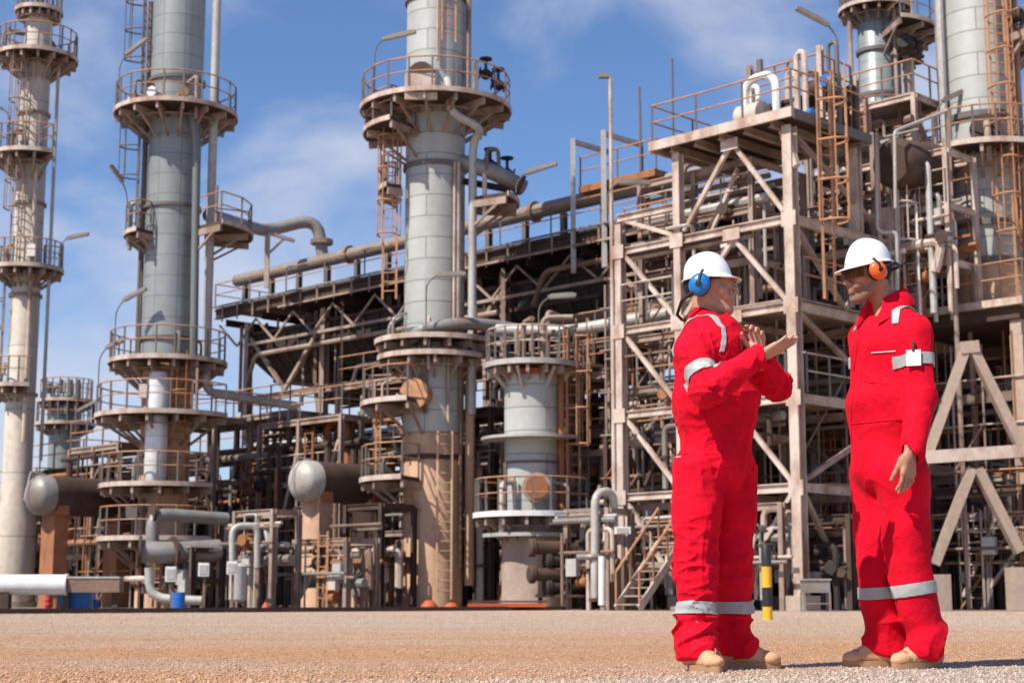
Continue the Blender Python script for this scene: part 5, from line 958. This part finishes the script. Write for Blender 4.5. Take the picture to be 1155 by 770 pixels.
def worker(label, Y0, torso, arms, legs, hands, headc, hf, fwd, skin, seed, base, loose=0., cz=0.):
    """torso: neck, chest, waist, hip points; arms: (shoulder, elbow, wrist) x2; legs: (hip, knee, ankle, toe direction) x2"""
    root = thing('person', label, 'person', base); A = lambda v: np.array(v, float)
    fwd = nv_(fwd); lat = nv_((fwd[1], -fwd[0], 0)); neck, chest, waist, hip = map(A, torso); hf = nv_(hf); hr = nv_(np.cross(hf, (0, 0, 1))); hu = np.cross(hr, hf); headc = A(headc)
    allp = np.array([neck, chest, waist, hip, headc] + [A(q) for s_ in arms for q in s_] + [A(q) for l_ in legs for q in l_[:3]])
    lo, hi = allp.min(0) - .26, allp.max(0) + .24; lo[2] = -.02
    # --- body: one continuous skin surface, head to foot
    G = SDF(lo, hi, .0045); fl = (fwd, .68)
    G.cone(hip, waist, .135, .125, .05, (fwd, .75)); G.cone(waist, chest, .125, .15, .06, fl); G.cone(chest, neck - (0, 0, .05), .14, .06, .06, fl)
    for s_ in (0, 1): S_, E_, W_ = map(A, arms[s_]); G.cone(neck - (0, 0, .06), S_, .05, .055, .05); G.cone(S_, E_, .05, .039, .04); G.cone(E_, W_, .038, .025, .02)
    for s_ in (0, 1): H_, K_, N_ = map(A, legs[s_][:3]); td = nv_(legs[s_][3]); G.cone(H_, K_, .08, .052, .04); G.cone(K_, N_, .052, .037, .03); G.cone(N_ - (0, 0, .03), N_ + td * .14 - (0, 0, .045), .036, .028, .02)
    nb = headc - hf * .03 - hu * .055; G.cone(nb, neck - fwd * .01 - (0, 0, .02), .056, .064, .02); head_prims(G, headc, hf, hr, hu)
    for hh in hands: hand(G, *hh[0], **hh[1])
    vs, fs = G.mesh(); body = np_obj('body', vs, fs, skin, root)
    q_ = vs - headc; a_, r_, u_ = q_ @ hf, q_ @ hr, q_ @ hu; sm = lambda x, lo_, hi_: np.clip((x - lo_) / (hi_ - lo_), 0, 1)
    beard = sm(-u_, .022, .05) * sm(a_, -.02, .02) * sm(u_, -.16, -.12) * (1 - sm(-u_, .125, .14)); lip = np.exp(-((u_ + .0595) / .010) ** 2 - (r_ / .02) ** 2) * (a_ > .075)
    flush = np.exp(-((u_ + .02) / .02) ** 2 - ((np.abs(r_) - .045) / .02) ** 2) * (a_ > .03) + np.exp(-((u_ + .02) / .012) ** 2 - (r_ / .014) ** 2) * (a_ > .095); beard = beard * (1 - lip)
    at = body.data.attributes.new('tone', 'FLOAT_COLOR', 'POINT'); at.data.foreach_set('color', np.stack([beard, lip, flush, np.ones(len(vs))], 1).astype(np.float32).ravel())
    # --- coverall
    G = SDF(lo, hi, .005); ez = .026
    G.cone(hip - (0, 0, .02), waist, .168, .165 + loose, .06, (fwd, .86)); G.cone(waist, chest, .165 + loose, .184 + loose * .5, .07, (fwd, .80)); G.cone(chest, neck - (0, 0, .06), .165, .075, .07, (fwd, .7)); G.ell(waist + (0, 0, .04) + fwd * .0, (.15 + loose, .15 + loose, .08), None, .05)
    for s_ in (0, 1):
        S_, E_, W_ = map(A, arms[s_]); G.cone(neck - (0, 0, .05), S_ - (0, 0, .004), .055, .070, .05); G.cone(S_, E_, .074, .066, .03); G.cone(E_, W_, .067, .052, .025); G.cone(W_ - nv_(W_ - E_) * .035, W_, .052, .051, .008)
    for s_ in (0, 1):
        H_, K_, N_ = map(A, legs[s_][:3]); G.cone(H_, K_, .119, .100, .016, (fwd, .95)); G.cone(K_, N_ + (0, 0, .0), .100, .078, .010); G.cone(N_ + (0, 0, .05), N_ - (0, 0, .015), .083, .080, .010)
    for s_ in (0, 1): N_ = A(legs[s_][2]); td = nv_(legs[s_][3]); G.cone(N_ + (0, 0, .05), N_ + td * .055 - (0, 0, .012), .078, .062, .02)
    for s_ in (0, 1):                                                # open the neck and cuffs
        S_, E_, W_ = map(A, arms[s_]); du = nv_(W_ - E_); G.cone(W_ - du * .01, W_ + du * .1, .036, .036, .004, None, 'sub')
        N_ = A(legs[s_][2]); sl_, (x, y, z) = G.sub(N_ - (.15, .15, .16), N_ + (.15, .15, -.045)); G.comb(sl_, (z - (N_[2] - .05)).astype(np.float32), .01, 'sub')
    G.cone(neck - (0, 0, .03) + fwd * .01, neck + (0, 0, .1), .062, .07, .012, None, 'sub'); G.cone(neck + fwd * .06 - (0, 0, .02), neck + fwd * .14 - (0, 0, .11), .035, .012, .01, None, 'sub')
    jt = [(A(arms[s_][1]), .10, 1.0) for s_ in (0, 1)] + [(A(legs[s_][1]), .15, .85) for s_ in (0, 1)] + [(A(legs[s_][2]) + (0, 0, .06), .12, 1.3) for s_ in (0, 1)] + [(waist, .16, .9), (hip - (0, 0, .08), .14, .9)] + [(A(arms[s_][0]), .12, .7) for s_ in (0, 1)] + [(A(arms[s_][2]) - (0, 0, .0), .08, .7) for s_ in (0, 1)]
    def folds(p):
        p = p.astype(np.float32); w = np.full(len(p), .35, np.float32)
        for c, r_, a_ in jt: w = np.maximum(w, a_ * np.exp(-((p - c.astype(np.float32)) ** 2).sum(1) / (2 * r_ * r_)))
        wp = p * np.array([1, 1, 1.0], np.float32) + np.stack([noise3(p, seed + 1, 7), noise3(p, seed + 2, 7), noise3(p, seed + 3, 7)], 1) * .03
        lowz = np.clip((p[:, 2] - .25) / .5, 0, 1)
        k1 = noise3(wp * np.array([1, 1, .30], np.float32), seed + 4, 34, 6); k2 = noise3(wp * np.array([.45, .45, 1.4], np.float32), seed + 5, 38, 6); k3 = noise3(wp, seed + 8, 60, 8)
        ridge = lambda q: 1 - 2 * np.sqrt(np.abs(np.tanh(q * .8)))
        f_ = ridge(k1) * (.35 + .5 * lowz) + ridge(k2) * (1.0 - .5 * lowz) + .10 * ridge(k3)
        return -(.0145 * w * f_ + .005 * noise3(p, seed + 6, 12, 8))
    G.disp(folds, .06); vs, fs = G.mesh(); cv = np_obj('coverall', vs, fs, RED, root, 'bright red coverall with grey reflective bands')
    lm = cv.modifiers.new('soften', 'SMOOTH'); lm.iterations = 2; lm.factor = .4
    # --- boots
    for s_ in (0, 1):
        N_ = A(legs[s_][2]); td = nv_(legs[s_][3]); sd_ = nv_((td[1], -td[0], 0)); b0 = np.array([N_[0], N_[1], 0.]); G = SDF(b0 - (.26, .26, .01), b0 + (.26, .26, .3), .005)
        G.cone(b0 + (0, 0, .2), b0 + (0, 0, .07), .05, .046, .03); G.cone(b0 - td * .045 + (0, 0, .05), b0 + td * .10 + (0, 0, .042), .04, .040, .03); G.cone(b0 + td * .01 + (0, 0, .10), b0 + td * .105 + (0, 0, .056), .038, .030, .03)
        G.ell(b0 + td * .15 + (0, 0, .040), (.052, .043, .032), (td, sd_, (0, 0, 1)), .008); G.cone(b0 + td * .115 - sd_ * .045 + (0, 0, .03), b0 + td * .118 + (0, 0, .083), .0035, .0035, .004); G.cone(b0 + td * .115 + sd_ * .045 + (0, 0, .03), b0 + td * .118 + (0, 0, .083), .0035, .0035, .004)
        for kk in range(5): cx_ = b0 + td * (.035 + .018 * kk) + (0, 0, .128 - .0125 * kk); G.cone(cx_ - sd_ * .024, cx_ + sd_ * .024 + td * .006, .004, .004, .002)
        sl_, (x, y, z) = G.sub(b0 - (.26, .26, .01), b0 + (.26, .26, .03)); G.comb(sl_, (z - .022).astype(np.float32), .004, 'sub'); G.disp(lambda p: .0016 * noise3(p, seed + 9, 55, 8), .04)
        vs, fs = G.mesh(); bt = np_obj('boot', vs, fs, BOOT, root); sm = MB(); out = []
        for zz, ex in ((.001, 0), (.027, .004)):
            for k in range(28):
                w = 2 * math.pi * k / 28; l_ = .058 + .088 * math.cos(w) + (.058 if math.cos(w) > 0 else .02) * math.cos(w); wd = (.049 - .007 * max(0, -math.cos(w))) * math.sin(w); q = b0 + td * (l_ * 1.0) + sd_ * wd * (1 + ex * 10); out.append((q[0], q[1], zz))
        sm.add(out, [tuple(range(28))[::-1], tuple(range(28, 56))] + [(k, (k + 1) % 28, 28 + (k + 1) % 28, 28 + k) for k in range(28)]); sm.build('sole', SOLE, bt, 60)
    # --- collar: a folded band around the open neck, two points at the front
    X = lambda a, b, z: V(neck + fwd * a + lat * b + np.array((0, 0, z + cz)))
    co = MB(); n = 30; rows = []
    for (r0, z0, dd) in ((.066, .040, 0), (.078, .050, 0), (.104, .004, .016), (.112, -.028, .03), (.098, -.02, .02), (.07, .01, 0)):
        row = []
        for i in range(n + 1):
            w = R(28 + 304 * i / n); fr_ = max(0, math.cos(w)); row.append(X(-.008 + r0 * math.cos(w) * 1.08 + dd * fr_ * 1.6, r0 * math.sin(w) * 1.12, z0 - .052 * fr_ ** 1.2 - dd * 2.0 * fr_ + .014 * max(0, -math.cos(w))))
        rows.append(row)
    vs = [v for r_ in rows for v in r_]; s2 = n + 1; m_ = len(rows); co.add(vs, [(j * s2 + i, j * s2 + i + 1, ((j + 1) % m_) * s2 + i + 1, ((j + 1) % m_) * s2 + i) for j in range(m_) for i in range(n)] + [tuple(j * s2 for j in range(m_)), tuple(j * s2 + n for j in range(m_))[::-1]]); cl = co.build('collar', RED, cv, 60)
    # --- hair: cap on the back of the skull below the hat
    hs = MB(); c0 = headc; ph = np.linspace(95, 265, 24); vs = []
    for k_, th_ in enumerate(np.linspace(48, -38, 12)):
        for w in ph: a = R(th_); rr = 1.05 - max(0, k_ - 8) * .012; w_ = R(w); vs.append(V(c0 + hf * (-.014 + .098 * rr * math.cos(a) * math.cos(w_)) + hr * (.076 * rr * math.cos(a) * math.sin(w_)) + hu * (.032 + .09 * rr * math.sin(a))))
    hs.add(vs, [(j * 24 + i, j * 24 + i + 1, (j + 1) * 24 + i + 1, (j + 1) * 24 + i) for j in range(11) for i in range(23)]); ho = hs.build('hair', HAIR, root, 70); md = ho.modifiers.new('thickness', 'SOLIDIFY'); md.thickness = .008; md.offset = -1
    for k in (-1, 1): MB().ball(V(headc + hf * .0905 + hr * .031 * k + hu * .013), .0065, .009, .0045, 10, 8, (V(hf), V(hr), V(hu))).build('eye', EYE, root, 60)
    for k in (-1, 1): MB().ball(V(headc + hf * .0955 + hr * .030 * k + hu * .013), .0022, .0042, .0042, 10, 6, (V(hf), V(hr), V(hu))).build('iris', IRIS, root, 60); MB().sweep([V(headc + hf * .0945 + hr * .014 * k + hu * .034), V(headc + hf * .093 + hr * .03 * k + hu * .039), V(headc + hf * .079 + hr * .047 * k + hu * .034)], [.004, .0045, .002], 6).build('eyebrow', HAIR, root, 60)
    return root, body, cv, (headc, hf, hr, hu), (fwd, lat)
def stripes(cv, arms, legs, legz, armf, shoulder, fwd, lat, neck, side_vis):
    for s_, (S_, E_, W_) in enumerate(arms):
        S_, E_ = np.array(S_), np.array(E_); c = S_ + (E_ - S_) * armf; ax = nv_(E_ - S_); band(cv, 'reflective_band', c, ax, .052, REFL, cv, lambda p, c=c, ax=ax: (lambda q: np.linalg.norm(q - ax * (q @ ax)) < .105 and abs(q @ ax) < .08)(np.array(p) - c) and abs((np.array(p) - np.array(S_)) @ ax) > .05)
    for s_, (H_, K_, N_, td) in enumerate(legs):
        K_, N_ = np.array(K_), np.array(N_); t_ = (K_[2] - legz[s_]) / (K_[2] - N_[2]); c = K_ + (N_ - K_) * t_; ax = nv_(N_ - K_ + np.array([0, .0, -.1])); o_ = np.array(legs[1 - s_][1]) + (np.array(legs[1 - s_][2]) - np.array(legs[1 - s_][1])) * t_
        band(cv, 'reflective_band', c, ax, .052, REFL, cv, lambda p, c=c, o_=o_: np.hypot(p[0] - c[0], p[1] - c[1]) <= np.hypot(p[0] - o_[0], p[1] - o_[1]) and np.hypot(p[0] - c[0], p[1] - c[1]) < .16)
    for k in (-1, 1):
        c = np.array(neck) + lat * (shoulder * k); band(cv, 'shoulder_tape', c, lat * .92 * k + fwd * .0 + np.array((0, 0, .25)), .015 if side_vis == 0 else .03, REFL, cv, lambda p, c=c: p[2] > c[2] - .13 and abs((np.array(p) - c) @ lat) < .07)
def patch(cv, name, c, axes, w, h, m, off=.004, label=None):
    """small sewn or clipped rectangle laid on the garment: a gently curved thin slab"""
    u_, v_, n_ = [V(nv_(a)) for a in axes]; o_ = MB().box(V(c) + n_ * off, w, h, .004, (u_, v_, n_)).build(name, m, cv, 0, label=label); return o_
def surf(cv, px, py):
    """point of the garment that the picture shows at this pixel, and its normal"""
    o = V((0, 0, HC)); d = (P(px, py, 8) - o).normalized(); off = V(cv.parent.location); ok, loc, nor, _ = cv.ray_cast(o - off, d); return (loc + off, nor) if ok else (P(px, py, 7), None)
# -------- first worker: facing right, hands raised in talk
Y1 = 7.0; q = lambda px, py, dy=0.: np.array(P(px, py, Y1 + dy)); f1 = (.83, -.56, 0)
arms1 = [(q(783, 394, -.14), q(797, 440, -.28), q(856, 404, -.30)), (q(832, 390, .12), q(875, 435, .06), q(857, 402, -.10))]
legs1 = [(q(790, 530, -.06), q(783, 628, -.10), np.array((*q(785, 735, -.16)[:2], .095)), (.36, -.93, 0)), (q(824, 530, .08), q(826, 628, .06), np.array((*q(827, 735, .10)[:2], .095)), (.97, -.22, 0))]
torso1 = (q(806, 371, 0), q(805, 402), q(807, 455), q(807, 515))
hands1 = [((q(857, 402, -.305), (.86, -.30, .42), (-.35, .50, .8), (-.1, .8, -.5), .06), dict(curl=[.10, .08, .12, .16], spread=.02, thumb=(.80, .35, .5), tcurl=.2)),
          ((q(856, 399, -.11), (-.12, -.30, .93), (-.45, -.85, -.2), (-.83, .45, .1), .5), dict(curl=[.55, .85, .95, 1.05], thumb=(.75, .4, .4), tcurl=.5, sc=.92))]
hands1 = [((h_[0][0], np.array(h_[0][1]), np.array(h_[0][2]), np.array(h_[0][3])), h_[1]) for h_ in hands1]
bs1 = P(806, 750, 6.98); bs1.z = 0
p1 = worker('man in red coverall and blue ear defenders gesturing with raised open hands', Y1, torso1, arms1, legs1, hands1, q(801, 327, .0), (.955, -.27, .05), f1, SK1, 11, bs1, .026, .034)
root1, body1, cv1, (hc, hf, hr, hu), (fw1, lt1) = p1
bpy.context.view_layer.update()
stripes(cv1, arms1, legs1, (zp(687, 6.85), zp(683, 7.1)), .62, .115, fw1, lt1, torso1[0], 0)
hat(root1, hc + hu * .052 - hf * .006, nv_(hf + hu * .10), hr, nv_(hu - hf * .10), .026)
ear_defender(root1, hc - hf * .028 + hr * .078 + hu * .006, hf, hr, hu, 1, CUPB, 'large blue ear defender cup', .047, .052, [hc - hf * .05 + hr * .125 - hu * .02, hc - hf * .11 + hr * .12 - hu * .06, hc - hf * .14 + hr * .08 - hu * .11, hc - hf * .135 + hr * .0 - hu * .118, hc - hf * .14 - hr * .08 - hu * .11, hc - hf * .05 - hr * .12 - hu * .02], -.5)
ear_defender(root1, hc - hf * .028 - hr * .078 + hu * .006, hf, hr, hu, -1, CUPB, 'large blue ear defender cup', .047, .052, None, -.5)
glasses(root1, hc, hf, hr, hu, GL1, CUPO)
# -------- second worker: facing left, arm hanging
Y2 = 7.2; q = lambda px, py, dy=0.: np.array(P(px, py, Y2 + dy)); f2 = (-.80, -.60, 0)
arms2 = [(q(977, 379, .16), q(975, 450, .20), q(982, 515, .12)), (q(1031, 377, -.15), q(1039, 448, -.19), q(1029, 508, -.25))]
legs2 = [(q(988, 535, .08), q(990, 635, .06), np.array((*q(1001, 735, .08)[:2], .095)), (-1, -.05, 0)), (q(1016, 535, -.08), q(1024, 635, -.08), np.array((*q(1046, 735, -.08)[:2], .095)), (-.86, -.5, 0))]
torso2 = (q(1000, 340, .01), q(1003, 395), q(1001, 462), q(1001, 520))
hands2 = [((q(982, 515, .12), np.array((.0, -.2, -1)), np.array((.3, .8, 0)), np.array((-.8, -.5, 0))), dict(curl=.4)),
          ((q(1026, 511, -.255), np.array((-.12, -.06, -1)), np.array((-.55, .80, 0)), np.array((-.85, -.35, .1))), dict(curl=[.28, .38, .45, .5], thumb=(.92, .25, .3), tcurl=.2, spread=.07, sc=1.06))]
bs2 = P(1015, 748, 7.2); bs2.z = 0
p2 = worker('taller man in red coverall and orange ear defenders listening with one arm hanging', Y2, torso2, arms2, legs2, hands2, q(979, 312, -.02), (-.97, -.22, -.12), f2, SK2, 41, bs2)
root2, body2, cv2, (hc, hf, hr, hu), (fw2, lt2) = p2
bpy.context.view_layer.update()
stripes(cv2, arms2, legs2, (zp(667, 7.2), zp(664, 7.1)), .44, .095, fw2, lt2, torso2[0], 1)
hat(root2, hc + hu * .056 - hf * .008, nv_(hf + hu * .06), hr, nv_(hu - hf * .06), .04)
ear_defender(root2, hc + hf * .004 - hr * .078 + hu * .006, hf, hr, hu, -1, CUPO, 'orange ear defender cup', .040, .045, [hc - hf * .03 - hr * .115 + hu * .02, hc - hf * .09 - hr * .105 + hu * .035, hc - hf * .135 - hr * .05 + hu * .03, hc - hf * .145 + hu * .028, hc - hf * .135 + hr * .05 + hu * .03, hc - hf * .03 + hr * .115 + hu * .02], -.5)
ear_defender(root2, hc - hf * .018 + hr * .078 + hu * .010, hf, hr, hu, 1, CUPO, 'orange ear defender cup', .040, .045, None, -.5)
glasses(root2, hc, hf, hr, hu, GL2, CUSH)
# badge, zips and pocket seams found on the garments
l_, n_ = surf(cv2, 1031, 404); bd = patch(cv2, 'name_badge', l_, (n_.cross(UZ) * -1, UZ - n_ * n_.z, n_), .062, .07, BADGE, .012, 'blank white card clipped on the sleeve'); MB().tube(l_ + n_ * .012 + UZ * .03, l_ + n_ * .008 + UZ * .075, .007, 8).build('clip', ZIP, bd)
def seam(cv, px, m, name, r=.0035, off=.002):
    pts = [surf(cv, *p) for p in px]; pts = [p for p in pts if p[1] is not None]; keep = [pts[0]]
    for p in pts[1:]:
        if (p[0] - keep[-1][0]).length < .05: keep.append(p)
    pts = keep
    if len(pts) < 3: return
    return MB().sweep([a + n * off for a, n in pts], r, 6).build(name, m, cv, 60)
def lin(a, b, n=9): return [(a[0] + (b[0] - a[0]) * i / n, a[1] + (b[1] - a[1]) * i / n) for i in range(n + 1)]
seam(cv2, lin((983, 398), (1010, 396)), PIPG, 'pocket_zip', .003); seam(cv2, lin((975, 430), (1005, 434)), RED, 'waist_seam', .0035, .0005)
seam(cv2, lin((969, 372), (962, 430), 12) + lin((961, 434), (960, 500), 12), RED, 'front_placket', .004, .0)
seam(cv1, lin((835, 384), (836, 396), 6), ZIP, 'front_zip', .004); seam(cv1, lin((756, 516), (768, 515), 5), PIPG, 'pocket_zip', .003)
seam(cv1, lin((763, 470), (845, 474), 14), RED, 'waist_seam', .0035, .0005); seam(cv2, lin((958, 478), (1022, 472), 14), RED, 'waist_seam', .0035, .0005)
